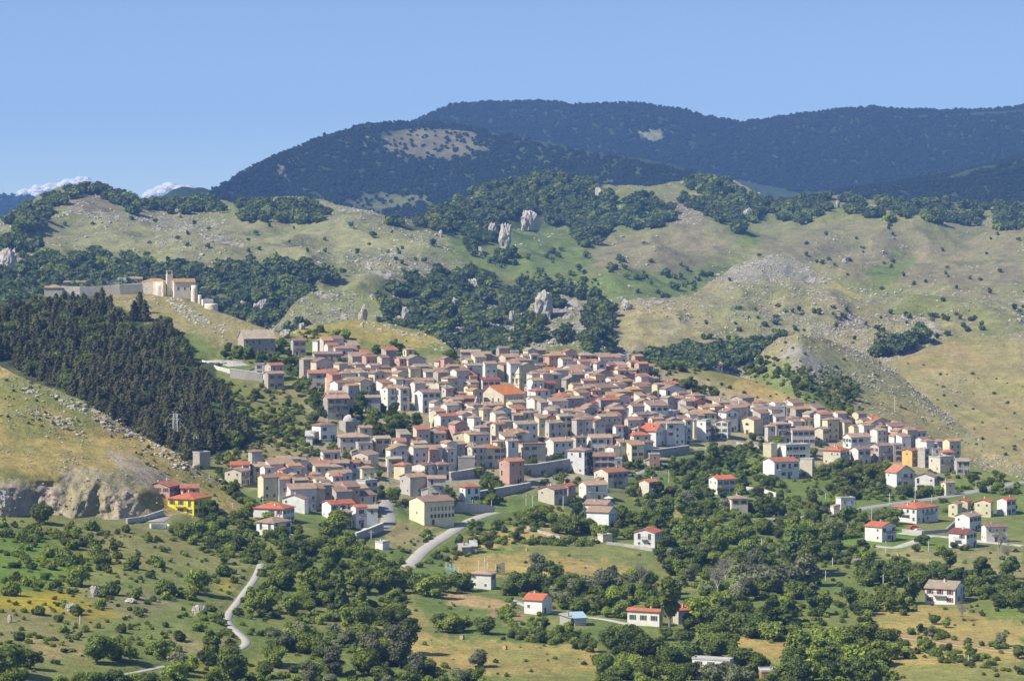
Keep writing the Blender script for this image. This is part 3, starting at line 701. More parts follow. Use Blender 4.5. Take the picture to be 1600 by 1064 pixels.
def rand_in(P, n, rg, hole=None):
    """n photo points in polygon, evenly strewn"""
    xs = [p[0] for p in P]; ys = [p[1] for p in P]; out = []
    while len(out) < n:
        u = rg.uniform(min(xs), max(xs)); v = rg.uniform(min(ys), max(ys))
        if inpoly(P, u, v): out.append((u, v))
    return out
def area(P): return abs(sum(P[i][0] * P[(i + 1) % len(P)][1] - P[(i + 1) % len(P)][0] * P[i][1] for i in range(len(P)))) / 2
def edgy(P, u, v, amp, s):
    return inpoly(P, u + amp * fbm(np.float64(u / 14), np.float64(v / 9), 3, s), v + amp * .6 * fbm(np.float64(u / 14 + 9), np.float64(v / 9), 3, s))

farclump = [crown('wood_clump', [LEAF['far']], 50 + i, n=150, leaf=.2, kind=k, lobes=5) for i, k in enumerate(('round', 'wide', 'round'))] + [crown('wood_clump', [LEAF['green']], 60, n=150, leaf=.2, kind='wide', lobes=5)]
mclump = [crown('wood_clump', [LEAF['mount']], 70 + i, n=120, leaf=.2, kind=k, lobes=4) for i, k in enumerate(('round', 'wide', 'round', 'wide'))]
rg = random.Random(4)
# -- beech woods of the mountain
def layer_scatter(lname, polys, dens, size, holes=(), seed=0, nsrc=4, amp=8, gate=None):
    out = []; l = LAY[lname]
    for P in polys:
        for (u, v) in rand_in(P, int(area(P) * dens), rg):
            if any(edgy(h_, u, v, 6, 3) for h_ in holes): continue
            u2 = u + amp * vn(np.float64(u / 11), np.float64(v / 7), 7); v2 = v + amp * .5 * vn(np.float64(u / 11), np.float64(v / 7), 8)
            if gate and not gate(u2, v2): continue
            p = l.hit(u2, v2) or l.hit(u2, v2 + 3) or l.hit(u2, v2 + 7)
            if p is None: continue
            s = rg.uniform(*size); out.append((p[0], p[1], p[2] - .25 * s, s, rg.uniform(0, 6.3), rg.choice([0, 0, 1, 2, 3][:nsrc + 1])))
    return out
H1 = [(600,212),(640,197),(720,196),(745,210),(762,235),(720,243),(690,252),(640,246),(603,232)]; H1b = [(425,262),(470,240),(480,238),(455,262),(440,280)]; H1c = [(535,318),(560,303),(620,302),(680,312),(640,328),(560,333)]
pts = layer_scatter('N1', [[(200,372),(330,301),(420,245),(500,217),(620,194),(680,192),(760,206),(900,237),(1050,263),(1120,281),(1300,350),(1300,380),(200,380)]], .17, (3, 5.2), [H1, H1b, H1c])
pts += layer_scatter('N1', [H1, H1b, H1c], .02, (3, 5))
H3 = [(992,206),(1012,212),(1020,206),(1048,204),(1038,221),(1006,222)]
pts += layer_scatter('N3', [[(560,232),(640,192),(710,166),(840,160),(1010,169),(1160,194),(1350,178),(1490,184),(1860,169),(1860,300),(1300,310),(900,240),(760,210)]], .2, (4, 6.6), [H3])
pts += layer_scatter('N2', [[(1080,380),(1300,307),(1480,282),(1600,249),(1860,202),(1860,345),(1100,385)]], .15, (3.4, 5.6))
pts += layer_scatter('N4', [[(-260,300),(0,306),(100,319),(200,346),(-260,350)]], .05, (9, 14))
for nm_, s_ in (('N1', (3, 5.2)), ('N3', (4, 6.6)), ('N2', (3.4, 5.6)), ('M2', (4, 7))):
    l = LAY[nm_]
    for _ in range(5200 if nm_ != 'M2' else 0):
        j = rg.randrange(len(l.u)); i = l.rows - 1 + rg.randrange(-5, 4); u_, v_ = l.u[j], l.V[l.rows - 1, j]
        if -60 < u_ < 1680 and not (nm_ == 'N1' and (u_ > 760 or u_ < 250)):
            s = rg.uniform(*s_); pts.append((l.X[i, j] + rg.uniform(-6, 6), l.Y[i, j] + rg.uniform(-20, 20), l.Z[i, j] - .55 * s, s * .9, rg.uniform(0, 6.3), rg.choice([0, 1, 2, 3])))
scatter('mountain_forest', pts, mclump, 'dark beech forest covering the whole mountain behind the village hills', 'forest')
# -- woods and copses of the middle hills
A = [[(-260,405),(0,400),(30,432),(60,400),(130,395),(250,418),(310,425),(400,415),(500,420),(520,440),(478,458),(440,520),(330,500),(-260,520)],
     [(-200,380),(0,375),(60,385),(70,400),(0,405),(-200,405)], [(30,340),(80,330),(60,360),(20,365)], [(0,352),(60,320),(130,296),(160,298),(200,312),(180,320),(140,305),(110,310),(70,340)],
     [(140,293),(240,320),(330,318),(360,330),(300,335),(230,332),(200,325)], [(360,320),(440,315),(500,328),(508,352),(470,350),(380,345)], [(200,330),(240,322),(250,332),(205,335)],
     [(600,350),(650,352),(700,326),(760,288),(830,275),(880,275),(930,284),(960,310),(960,340),(900,350),(830,350),(810,372),(720,385),(730,365),(700,362),(610,356)],
     [(720,375),(750,370),(745,402),(728,402)], [(985,320),(1010,310),(1040,320),(1055,345),(1030,358),(998,362)], [(900,345),(935,340),(935,385),(908,390)], [(890,350),(985,340),(980,360),(920,372)],
     [(1065,290),(1090,282),(1115,279),(1150,290),(1170,320),(1195,345),(1150,350),(1105,345),(1070,320)], [(1140,350),(1160,350),(1160,368),(1145,368)], [(1150,310),(1195,315),(1200,340),(1160,330)],
     [(1212,322),(1260,312),(1300,306),(1298,335),(1255,350),(1215,342)], [(1310,315),(1340,309),(1352,340),(1330,338)], [(1358,318),(1400,314),(1428,335),(1395,347),(1365,340)], [(1440,322),(1475,320),(1478,348),(1445,348)],
     [(1490,332),(1530,338),(1535,356),(1492,352)], [(1548,322),(1600,322),(1700,330),(1700,370),(1600,362),(1556,366)], [(1100,281),(1200,315),(1220,322),(1210,328),(1150,300)], [(1250,312),(1600,325),(1800,330),(1800,336),(1500,326),(1300,315)],
     [(605,432),(680,425),(740,428),(800,440),(850,455),(845,475),(815,490),(800,545),(840,560),(940,560),(940,640),(640,600),(590,520),(600,490),(640,470),(600,450)],
     [(930,485),(950,480),(945,540),(955,560),(925,560),(915,520)], [(780,400),(795,398),(795,410),(782,408)], [(800,440),(900,455),(940,475),(900,470),(850,455)]]
HL = [[(725,437),(750,435),(760,450),(735,462)], [(700,470),(720,470),(718,490),(705,488)], [(622,480),(640,480),(640,502),(625,500)], [(640,465),(665,470),(655,480),(640,476)], [(100,405),(108,405),(110,420),(102,418)], [(770,350),(800,345),(845,330),(850,350),(800,390),(778,390)], [(770,495),(800,490),(815,515),(790,520)], [(390,485),(420,480),(425,500),(400,500)]]
pts = layer_scatter('M2', A, .085, (4.5, 8.5), HL, amp=10, gate=lambda u, v: fbm(np.float64(u / 13), np.float64(v / 8), 3, 44) > (.10 if v > 385 else -.2))
# lone round trees on the far slopes
LONE = [(675,385,13),(400,368,8),(548,356,10),(583,372,10),(535,430,11),(1043,434,16),(978,436,9),(1018,446,8),(738,398,8),(758,402,6),(230,404,12),(1185,402,7),(1140,440,7),(1055,455,7),(432,398,5),(303,352,8),(1395,368,6),(1592,378,7),(325,360,6),(905,425,6),(655,465,8),(1005,382,5),(930,440,6),(875,393,8),(825,402,6),(1345,388,4),(1435,508,6)]
pts += [(*p[:3], r_ * p[1] / F * .62, rg.uniform(0, 6), rg.choice((0, 1, 2))) for u, v, r_ in LONE for p in [hit(u, v, ('M2', 'M1', 'M0', 'K1'))] if p]
pts += layer_scatter('M2', [[(700,400),(900,395),(1100,420),(1150,440),(1050,470),(900,450),(780,430)], [(620,500),(860,500),(860,560),(640,560)]], .016, (1.5, 4.5), gate=lambda u, v: fbm(np.float64(u / 16), np.float64(v / 9), 3, 46) > .12)
pts += layer_scatter('M2', [[(0,330),(600,350),(700,420),(560,430),(0,400)], [(1200,350),(1600,350),(1600,500),(1250,440)]], .0009, (2, 3.5))
pts += layer_scatter('K1', [[(590,462),(640,490),(630,560),(590,520)], [(420,540),(480,500),(470,560)]], .02, (3, 6))
pts += layer_scatter('K2', [[(790,560),(815,500),(830,500),(820,560)], [(835,500),(850,500),(848,535),(835,540)], [(862,468),(875,468),(875,485),(862,485)], [(870,520),(890,510),(892,535),(875,540)], [(915,480),(930,485),(935,540),(915,560)]], .05, (3, 6))
pts += layer_scatter('M0', [[(925,500),(955,480),(945,560),(960,620),(900,620),(920,560)], [(1350,555),(1400,540),(1440,520),(1450,535),(1390,560)], [(1000,560),(1200,540),(1230,520),(1180,560),(1000,620)]], .06, (4, 7.5))
pts += layer_scatter('M0', [[(1100,480),(1600,480),(1600,540),(1100,540)]], .003, (1.5, 3.5))
pts += layer_scatter('M0', [[(1460,498),(1600,490),(1600,500),(1460,505)]], .01, (2, 4))
scatter('hillside_copses', pts, farclump, 'dark green copses and scattered bushes over the stony hills', 'woodland')

# -- loose limestone on the slopes
def rock_mesh(seed, k=2, st=(1, 1, .7)):
    rg_ = np.random.default_rng(seed); v, f = ico(k); v = v.copy()
    for i in range(9):
        n = rg_.normal(size=3); n /= np.linalg.norm(n); d = rg_.uniform(.45, .9); s = v @ n
        v = v - np.outer(np.maximum(s - d, 0), n)
    v = v * (1 + .08 * rg_.normal(size=(len(v), 1))) * np.array(st)
    me = bpy.data.meshes.new('limestone_rock'); me.from_pydata(v.tolist(), [], f.tolist()); me.materials.append(ROCK); me.update(); return me
ROCK, t, b = mat('limestone', .9)
g_ = N(t, 'ShaderNodeNewGeometry').outputs['Position']
rc = mix(t, noise(t, g_, .9, 6, .7), (.24, .215, .18), (.60, .56, .49)); t.links.new(rc, b.inputs['Base Color'])
bp = N(t, 'ShaderNodeBump'); bp.inputs['Distance'].default_value = .5; t.links.new(noise(t, g_, 1.2, 6, .75), bp.inputs['Height']); t.links.new(bp.outputs[0], b.inputs['Normal'])
RK = [rock_mesh(i, 1, (rg.uniform(.7, 1.2), rg.uniform(.7, 1.2), rg.uniform(.5, .9))) for i in range(6)]
pts = []
npr = np.random.default_rng(8)
for nm, n, s0, s1 in (('G', 9000, .25, .9), ('L1', 9000, .25, .95), ('L2', 16000, .25, 1.15), ('L3', 9000, .25, 1.1), ('M0', 16000, .4, 1.9), ('M1', 7000, .4, 1.9), ('K1', 1800, .6, 2.0), ('K2', 4000, .7, 2.8), ('M2', 52000, .5, 2.6)):
    l = LAY[nm]; nr = l.rows
    i = npr.integers(0, nr, n * 3); j = npr.integers(0, len(l.u), n * 3)
    cl = sstep(.5 + 2.6 * fbm(l.X[i, j] / (14 * s1), l.Y[i, j] / (20 * s1), 3, 12))
    pr = np.clip(l.rock[i, j] - (.08 if nm == 'G' else .12), 0, 1) ** 1.1 * (.4 + 2.4 * cl)
    if nm == 'L1': pr = np.where(l.V[i, j] > 722, pr * .3, pr)
    ok = (npr.random(n * 3) < pr) & (l.U[i, j] > -60) & (l.U[i, j] < 1660)
    i, j = i[ok][:n], j[ok][:n]
    for a, b_ in zip(i, j):
        s = s0 + (s1 - s0) * npr.random() ** 4
        pts.append((l.X[a, b_] + npr.normal() * 1.5, l.Y[a, b_] + npr.normal() * 1.5, l.Z[a, b_] - .12 * s, s, npr.random() * 6.3, npr.integers(0, 6)))
for P, n in (([(262,466),(285,468),(325,500),(318,512),(290,498),(265,482)], 420), ([(180,462),(240,462),(262,480),(230,486),(190,480)], 160), ([(320,500),(360,505),(350,530),(325,525)], 90), ([(560,502),(620,506),(690,532),(715,555),(700,556),(650,530),(560,512)], 360), ([(450,520),(480,512),(500,515),(470,530)], 60),
             ([(20,592),(130,630),(280,708),(330,750),(300,750),(240,715),(110,648),(20,606)], 420), ([(60,635),(110,655),(140,690),(110,685)], 90), ([(1180,565),(1260,560),(1290,590),(1230,605),(1190,585)], 300), ([(875,556),(945,572),(940,584),(880,574)], 160), ([(820,556),(858,552),(856,580),(822,575)], 120)):
    for u, v in rand_in(P, n, rg):
        p = hit(u, v)
        if p and fbm(np.float64(p[0] / 7), np.float64(p[1] / 9), 3, 15) > -.12: s = .35 + 1.3 * rg.random() ** 3; pts.append((p[0], p[1], p[2] - .1 * s, s, rg.uniform(0, 6.3), rg.randrange(6)))
scatter('limestone_rubble', pts, RK, 'loose pale limestone strewn over the dry slopes', 'rocks')

# ------------------------------------------------------------------ building materials
def wall_mat(name, c, stone=False, dirt=.35):
    m, t, b = mat(name, .9)
    co = N(t, 'ShaderNodeTexCoord').outputs['Object']; oi = N(t, 'ShaderNodeObjectInfo').outputs['Random']
    g = N(t, 'ShaderNodeNewGeometry').outputs['Position']
    n = noise(t, g, .35, 5, .65); n2 = noise(t, g, 2.2, 4, .7)
    mp = N(t, 'ShaderNodeMapping'); mp.inputs['Scale'].default_value = (1.3, 1.3, .18); t.links.new(g, mp.inputs[0]); n3 = noise(t, mp.outputs[0], 1, 4, .7)
    v = math_(t, 'MULTIPLY', ramp(t, n, .3, .7, .84, 1.1), ramp(t, n2, .25, .75, .86, 1.12))
    v = math_(t, 'MULTIPLY', v, ramp(t, oi, 0, 1, .88, 1.08))
    col = mix(t, 1.0, c, v, 'MULTIPLY')
    col = mix(t, math_(t, 'MULTIPLY', ramp(t, n3, .52, .72), dirt), col, (c[0] * .5, c[1] * .5, c[2] * .48))
    if stone:
        vo = N(t, 'ShaderNodeTexVoronoi'); vo.inputs['Scale'].default_value = 1.6; t.links.new(g, vo.inputs['Vector'])
        col = mix(t, .5, col, mix(t, 1.0, col, ramp(t, vo.outputs['Distance'], .1, .6, .65, 1.35), 'MULTIPLY'))
    t.links.new(col, b.inputs['Base Color'])
    bp = N(t, 'ShaderNodeBump'); bp.inputs['Distance'].default_value = .06 if not stone else .2; t.links.new(n2, bp.inputs['Height']); t.links.new(bp.outputs[0], b.inputs['Normal'])
    return m
def roof_mat(name, c):
    m, t, b = mat(name, .85)
    g = N(t, 'ShaderNodeNewGeometry').outputs['Position']; oi = N(t, 'ShaderNodeObjectInfo').outputs['Random']
    co = N(t, 'ShaderNodeTexCoord').outputs['Object']
    n = noise(t, g, .5, 5, .7); n2 = noise(t, g, 3.0, 3, .8)
    wv = N(t, 'ShaderNodeTexWave'); wv.wave_type = 'BANDS'; wv.bands_direction = 'X'; wv.inputs['Scale'].default_value = 1.1; wv.inputs['Distortion'].default_value = .6; t.links.new(co, wv.inputs['Vector'])
    v = math_(t, 'MULTIPLY', math_(t, 'MULTIPLY', ramp(t, n, .3, .7, .72, 1.22), ramp(t, n2, .2, .8, .75, 1.25)), ramp(t, wv.outputs['Fac'], 0, 1, .84, 1.1))
    v = math_(t, 'MULTIPLY', v, ramp(t, oi, 0, 1, .84, 1.14))
    col = mix(t, 1.0, c, v, 'MULTIPLY')
    col = mix(t, math_(t, 'MULTIPLY', ramp(t, noise(t, g, 1.1, 4, .7), .55, .7), .4), col, (.3, .27, .2))
    t.links.new(col, b.inputs['Base Color'])
    bp = N(t, 'ShaderNodeBump'); bp.inputs['Distance'].default_value = .12; t.links.new(math_(t, 'ADD', wv.outputs['Fac'], n2), bp.inputs['Height']); t.links.new(bp.outputs[0], b.inputs['Normal'])
    return m
WALL = {  # code: (words, material)
 'W': ('white', wall_mat('white_render', (.74, .73, .70), dirt=.08)), 'w': ('off-white', wall_mat('worn_white_render', (.68, .65, .60))), 'c': ('pale buff', wall_mat('buff_render', (.60, .54, .43))),
 'g': ('grey', wall_mat('grey_render', (.46, .43, .395))), 's': ('grey stone', wall_mat('rubble_stone', (.39, .355, .31), True)), 'y': ('cream', wall_mat('cream_render', (.66, .60, .41), dirt=.12)),
 'Y': ('bright yellow', wall_mat('bright_yellow_render', (.80, .70, .04), dirt=.05)), 'k': ('pink', wall_mat('pink_render', (.56, .35, .28))), 'o': ('ochre', wall_mat('ochre_render', (.62, .42, .16))),
 't': ('brown', wall_mat('brown_render', (.36, .21, .14))), 'b': ('blue-grey', wall_mat('blue_grey_render', (.44, .47, .52))), 'm': ('dark red', wall_mat('red_render', (.30, .08, .07)))}
ROOF = {'p': ('faded pink-brown', roof_mat('old_pantiles', (.43, .29, .21))), 'l': ('pale straw-brown', roof_mat('bleached_tiles', (.42, .34, .25))), 'r': ('orange-red', roof_mat('clay_tiles', (.46, .20, .12))),
 'R': ('bright red', roof_mat('new_red_tiles', (.52, .16, .085))), 'b': ('brown', roof_mat('brown_tiles', (.31, .20, .155))), 'D': ('dark red', roof_mat('dark_red_tiles', (.30, .10, .08))), 'O': ('vivid orange', roof_mat('new_orange_tiles', (.66, .24, .08))),
 'K': ('dark grey', roof_mat('slate', (.10, .10, .11))), 'f': ('flat concrete', wall_mat('concrete', (.42, .41, .38))), 'u': ('tan', roof_mat('tan_tiles', (.50, .31, .16)))}
gl, t, b = mat('window_glass', .12); b.inputs['Base Color'].default_value = (.02, .024, .03, 1); b.inputs['Specular IOR Level'].default_value = .6
trim, t, b = mat('pale_window_surround', .8); b.inputs['Base Color'].default_value = (.62, .60, .55, 1)
shg, t, b = mat('dark_green_shutter', .7); b.inputs['Base Color'].default_value = (.05, .10, .07, 1)
shb, t, b = mat('brown_shutter', .7); b.inputs['Base Color'].default_value = (.14, .075, .04, 1)
shr, t, b = mat('red_shutter', .7); b.inputs['Base Color'].default_value = (.33, .05, .04, 1)
iron, t, b = mat('dark_iron', .6); b.inputs['Base Color'].default_value = (.05, .05, .055, 1)
steel, t, b = mat('galvanised_steel', .5); b.inputs['Base Color'].default_value = (.42, .43, .44, 1); b.inputs['Metallic'].default_value = .4
conc, t, b = mat('pale_concrete_post', .85); b.inputs['Base Color'].default_value = (.46, .44, .41, 1)
asph = wall_mat('pale_asphalt', (.31, .30, .285), dirt=.2); grav = wall_mat('white_gravel', (.37, .355, .325), dirt=.3); parap = wall_mat('parapet_white', (.64, .63, .60), dirt=.1)
swall = wall_mat('retaining_stone', (.37, .355, .33), True, .3)
def win_mesh(w, h, sh):
    b = MB(); f = .1
    b.box(-w / 2 - f, w / 2 + f, -.07, .02, -h / 2 - f, -h / 2, 0); b.box(-w / 2 - f, w / 2 + f, -.07, .02, h / 2, h / 2 + f, 0)
    b.box(-w / 2 - f, -w / 2, -.06, .02, -h / 2, h / 2, 0); b.box(w / 2, w / 2 + f, -.06, .02, -h / 2, h / 2, 0)
    b.face([(-w / 2, -.02, -h / 2), (w / 2, -.02, -h / 2), (w / 2, -.02, h / 2), (-w / 2, -.02, h / 2)], 1)
    b.box(-.03, .03, -.045, -.02, -h / 2, h / 2, 0, 'bt')
    if sh:
        b.box(-w / 2 - f - w * .5, -w / 2 - f, -.1, -.03, -h / 2, h / 2, 2); b.box(w / 2 + f, w / 2 + f + w * .5, -.1, -.03, -h / 2, h / 2, 2)
    return b
WIN = {}
for k, (w_, h_, sh, ms) in dict(plain=(1.05, 1.5, 0, None), green=(1.0, 1.5, 1, shg), brown=(1.0, 1.5, 1, shb), red=(1.0, 1.5, 1, shr), small=(.8, .9, 0, None), wide=(1.8, 1.3, 0, None), tall=(1.1, 2.3, 0, None), slot=(.6, 1.6, 0, None), strip=(3.0, 1.5, 0, None)).items():
    WIN[k] = win_mesh(w_, h_, sh).mesh('window', [trim, gl, ms or trim])
db = MB(); db.box(-.6, .6, -.08, .02, 0, 2.2, 0); db.box(-.75, -.6, -.12, .02, 0, 2.35, 1); db.box(.6, .75, -.12, .02, 0, 2.35, 1); db.box(-.6, .6, -.12, .02, 2.2, 2.35, 1)
DOOR = db.mesh('door', [shb, trim]); DOORG = db.mesh('door', [shg, trim])
db = MB(); db.box(-1.3, 1.3, -.06, .02, 0, 2.5, 0); GAR = db.mesh('garage_door', [iron])
def balc_mesh(L):
    b = MB(); b.box(-L / 2, L / 2, -1.2, 0, -.16, 0, 0)
    for x in np.linspace(-L / 2 + .04, L / 2 - .04, int(L / .45) + 2): b.box(x - .025, x + .025, -1.17, -1.12, 0, 1.0, 1, 'b')
    b.box(-L / 2, L / 2, -1.19, -1.11, 1.0, 1.07, 1); b.box(-L / 2, -L / 2 + .05, -1.11, 0, 1.0, 1.07, 1); b.box(L / 2 - .05, L / 2, -1.11, 0, 1.0, 1.07, 1)
    return b.mesh('balcony', [WALL['g'][1], iron])
BALC = {L: balc_mesh(L) for L in (2.6, 4.5, 7.5)}
cb = MB(); cb.box(-.28, .28, -.24, .24, -1.0, .55, 0); cb.box(-.36, .36, -.32, .32, .55, .65, 1); cb.box(-.2, .2, -.16, .16, .65, .8, 0)
CHIM = cb.mesh('chimney', [WALL['c'][1], ROOF['p'][1]]); CHIMW = cb.mesh('chimney', [WALL['W'][1], ROOF['r'][1]])

# ------------------------------------------------------------------ houses
PLACED = []      # (x, y, radius)
def roof_build(typ, W, D, h, pitch, oh=.5, asym=.5):
    """returns roof MB (eaves at h), list of gable wall faces, ridge height, ridge function"""
    b = MB(); th = .2; gab = []
    if typ in 'gG':
        X, Y = (W, D) if typ == 'g' else (D, W)
        tr = (lambda x, y, z: (x, y, z)) if typ == 'g' else (lambda x, y, z: (-y, x, z))
        yr = (asym - .5) * Y; rise = (Y / 2 + abs(yr)) * pitch if asym != .5 else Y / 2 * pitch
        e0 = -Y / 2 - oh; e1 = Y / 2 + oh; s0 = rise / (yr + Y / 2); s1 = rise / (Y / 2 - yr)
        z0 = h - oh * s0; z1 = h - oh * s1; x0, x1 = -X / 2 - oh * .8, X / 2 + oh * .8
        prof = [(e0, z0), (yr, h + rise), (e1, z1), (e1, z1 + th), (yr, h + rise + th * 1.15), (e0, z0 + th)]
        L = [tr(x0, y, z + .03) for y, z in prof]; R = [tr(x1, y, z + .03) for y, z in prof]
        for i in range(6):
            j = (i + 1) % 6; q = [L[i], L[j], R[j], R[i]]; b.face(q)
        b.face([L[0], L[1], L[4], L[5]][::-1]); b.face([L[1], L[2], L[3], L[4]][::-1]); b.face([R[0], R[1], R[4], R[5]]); b.face([R[1], R[2], R[3], R[4]])
        for x in (-X / 2, X / 2): gab.append([tr(x, -Y / 2, h), tr(x, Y / 2, h), tr(x, yr, h + rise)])
        return b, gab, h + rise
    if typ == 'h':
        X, Y = W / 2 + oh, D / 2 + oh; r = min(X, Y) * pitch; k = max(0, X - Y); j = max(0, Y - X); zb = h - .05
        c = [(-X, -Y, zb), (X, -Y, zb), (X, Y, zb), (-X, Y, zb)]; ct = [(x, y, z + th) for x, y, z in c]
        p, q = ((-k, 0, zb + th + r), (k, 0, zb + th + r)) if k >= j else ((0, -j, zb + th + r), (0, j, zb + th + r))
        b.face(c[::-1])
        for i in range(4): b.face([c[i], c[(i + 1) % 4], ct[(i + 1) % 4], ct[i]])
        if k >= j: b.face([ct[0], ct[1], q, p]); b.face([ct[1], ct[2], q]); b.face([ct[2], ct[3], p, q]); b.face([ct[3], ct[0], p])
        else: b.face([ct[0], ct[1], p]); b.face([ct[1], ct[2], q, p]); b.face([ct[2], ct[3], q]); b.face([ct[3], ct[0], p, q])
        return b, gab, zb + th + r
    if typ == 's':   # single pitch falling to the front
        X, Y = W / 2 + oh, D / 2 + oh; r = D * pitch * .8; z0 = h - oh * pitch; z1 = h + r + oh * pitch
        c = [(-X, -Y, z0 + .03), (X, -Y, z0 + .03), (X, Y, z1), (-X, Y, z1)]; ct = [(x, y, z + th) for x, y, z in c]
        b.face(c[::-1]); b.face(ct)
        for i in range(4): b.face([c[i], c[(i + 1) % 4], ct[(i + 1) % 4], ct[i]])
        for x in (-W / 2, W / 2): gab.append([(x, -D / 2, h), (x, D / 2, h), (x, D / 2, h + r)])
        gab.append([(-W / 2, D / 2, h), (W / 2, D / 2, h), (W / 2, D / 2, h + r), (-W / 2, D / 2, h + r)])
        return b, gab, h + r
    X, Y = W / 2 + .12, D / 2 + .12      # flat with parapet
    b.box(-X, X, -Y, Y, h + .01, h + .22, 0)
    for a in ((-X, X, -Y, -Y + .2), (-X, X, Y - .2, Y), (-X, -X + .2, -Y + .2, Y - .2), (X - .2, X, -Y + .2, Y - .2)): b.box(*a, h + .22, h + .62, 0, 'b')
    return b, gab, h + .3
def house(u0, u1, u2, vb, h, typ, rc, wc, opt='', name=None, label=None, group=None, layer=None, minh=22, cat='house'):
    rg = random.Random(int(u1 * 31 + vb * 7))
    if minh == 22: minh = min(22, .7 * (u2 - u0) + 4)
    ve = vb - h; vb = max(vb, ve + minh)
    p = hit(u1, vb, layer)
    if p is None: return None
    x, y, z = p; m = y / F
    a = max(u1 - u0, 0) * m; c = max(u2 - u1, 1) * m
    if a < .8: th = math.radians(3); Wd = c / math.cos(th); D = min(max(Wd * .75, 6), 10)
    else:
        th = min(max(math.atan2(1.22 * a, c), math.radians(10)), math.radians(68)); Wd = c / math.cos(th); D = a / math.sin(th)
        D = min(max(D, 4.0), 26); Wd = max(Wd, 3.5)
    H = max((vb - ve) * m, 2.6) * (1.08 if minh > 10 else 1)
    R = Matrix.Rotation(th, 3, 'Z'); ctr = Vector((x, y, 0)) + R @ Vector((Wd / 2, D / 2, 0))
    pitch = rg.uniform(.27, .38) if 'P' not in opt else .6
    asym = .72 if 'A' in opt else .5
    root = bpy.data.objects.new(name or {'s': 'stone_house', 'W': 'white_house', 'w': 'white_house', 'k': 'pink_house', 'y': 'cream_house', 'Y': 'yellow_house'}.get(wc, 'village_house'), None)
    COL.objects.link(root); root.location = (ctr.x, ctr.y, z); root.rotation_euler = (0, 0, th)
    rb, gab, top = roof_build(typ, Wd, D, H, pitch, .5 if h > 7 else .35, asym)
    b = MB(); b.box(-Wd / 2, Wd / 2, -D / 2, D / 2, -5, H, 0, 'bt')
    for g_ in gab: b.face(g_)
    obj('wall', b.mesh('wall', [WALL[wc][1]]), root)
    ro = obj('roof', rb.mesh('roof', [ROOF[rc][1]]), root)
    PLACED.append((ctr.x, ctr.y, max(Wd, D) * .5))
    # openings
    nf = max(1, int(round((H - .4) / 3.1))); fh = H / nf
    style = 'plain' if 'x' not in opt else 'red'
    if style == 'plain': style = rg.choice(['plain', 'plain', 'brown', 'green', 'brown', 'small'])
    if 'n' not in opt:
        def face_wins(L, place, prob, st):
            k = max(1, int(L / 2.9)); k = min(k, 12)
            for f in range(nf):
                for i in range(k):
                    if rg.random() > prob: continue
                    xx = (i + .5) / k * L - L / 2; zz = f * fh + fh * .55
                    st2 = st
                    if f == 0 and rg.random() < .3: continue
                    if f and rg.random() < .12: st2 = 'tall'; zz -= .3
                    lo, ro_ = place(xx); obj('window', WIN[st2], root, (lo[0], lo[1], zz), ro_)
        if 'S' in opt:      # strip windows
            for f in range(nf):
                for i in range(int(Wd / 3.4)): obj('window', WIN['strip'], root, (-Wd / 2 + 1.9 + i * 3.4, -D / 2, f * fh + fh * .6), 0)
        elif '7' in opt:    # the barrack: two rows of seven
            for i in range(7):
                obj('window', WIN['slot'], root, (-Wd / 2 + Wd * (.24 + .12 * i), -D / 2, H * .68), 0); obj('window', WIN['plain'], root, (-Wd / 2 + Wd * (.24 + .12 * i), -D / 2, H * .38), 0)
            obj('window', WIN['small'], root, (-Wd / 2, 0, H * .5), -math.pi / 2)
        else:
            face_wins(Wd, lambda q: ((q, -D / 2), 0), .86 if 'v' not in opt else 1, style)
            face_wins(D, lambda q: ((-Wd / 2, -q), -math.pi / 2), .42 if 'L' not in opt else .95, 'small' if 'L' not in opt else style)
            face_wins(D, lambda q: ((Wd / 2, q), math.pi / 2), .3, 'small')
        dx = rg.uniform(-.3, .3) * Wd
        if Wd > 5: obj('door', rg.choice([DOOR, DOORG]), root, (dx, -D / 2 - .02, 0), 0)
        if 'B' in opt or (nf >= 2 and rg.random() < .28 and Wd > 6):
            L = max(q for q in BALC if q <= max(2.6, Wd - 1.5))
            for f in range(1, nf):
                if 'B' in opt or rg.random() < .6: obj('balcony', BALC[L], root, (rg.uniform(-.1, .1) * (Wd - L), -D / 2 - .02, f * fh + .3), 0)
        if 'L' in opt and nf > 1 and D > 6: obj('balcony', BALC[2.6 if D < 9 else 4.5], root, (-Wd / 2 - .02, 0, fh + .3), -math.pi / 2)
    if not label and rg.random() < .3 and 'n' not in opt and H > 5 and minh > 10:      # lean-to against the sunny side
        w2 = rg.uniform(2, 3.2); d2 = min(D * .8, rg.uniform(3.5, 5)); h2 = rg.uniform(2.6, H * .6)
        ab = MB(); ab.box(-w2 / 2, w2 / 2, -d2 / 2, d2 / 2, -5, h2, 0, 'b'); an = obj('annexe', ab.mesh('annexe', [WALL[rg.choice('cwgs')][1]]), root, (-Wd / 2 - w2 / 2, rg.uniform(-.1, .1) * D, 0))
        ar = MB(); ar.face([(-w2 / 2 - .25, -d2 / 2 - .2, h2 - .15), (w2 / 2, -d2 / 2 - .2, h2 + .75), (w2 / 2, d2 / 2 + .2, h2 + .75), (-w2 / 2 - .25, d2 / 2 + .2, h2 - .15)]); ar.face([(-w2 / 2, -d2 / 2, h2), (w2 / 2, -d2 / 2, h2), (w2 / 2, -d2 / 2, h2 + .74)])
        obj('roof', ar.mesh('roof', [ROOF[rg.choice('plb')][1]]), an)
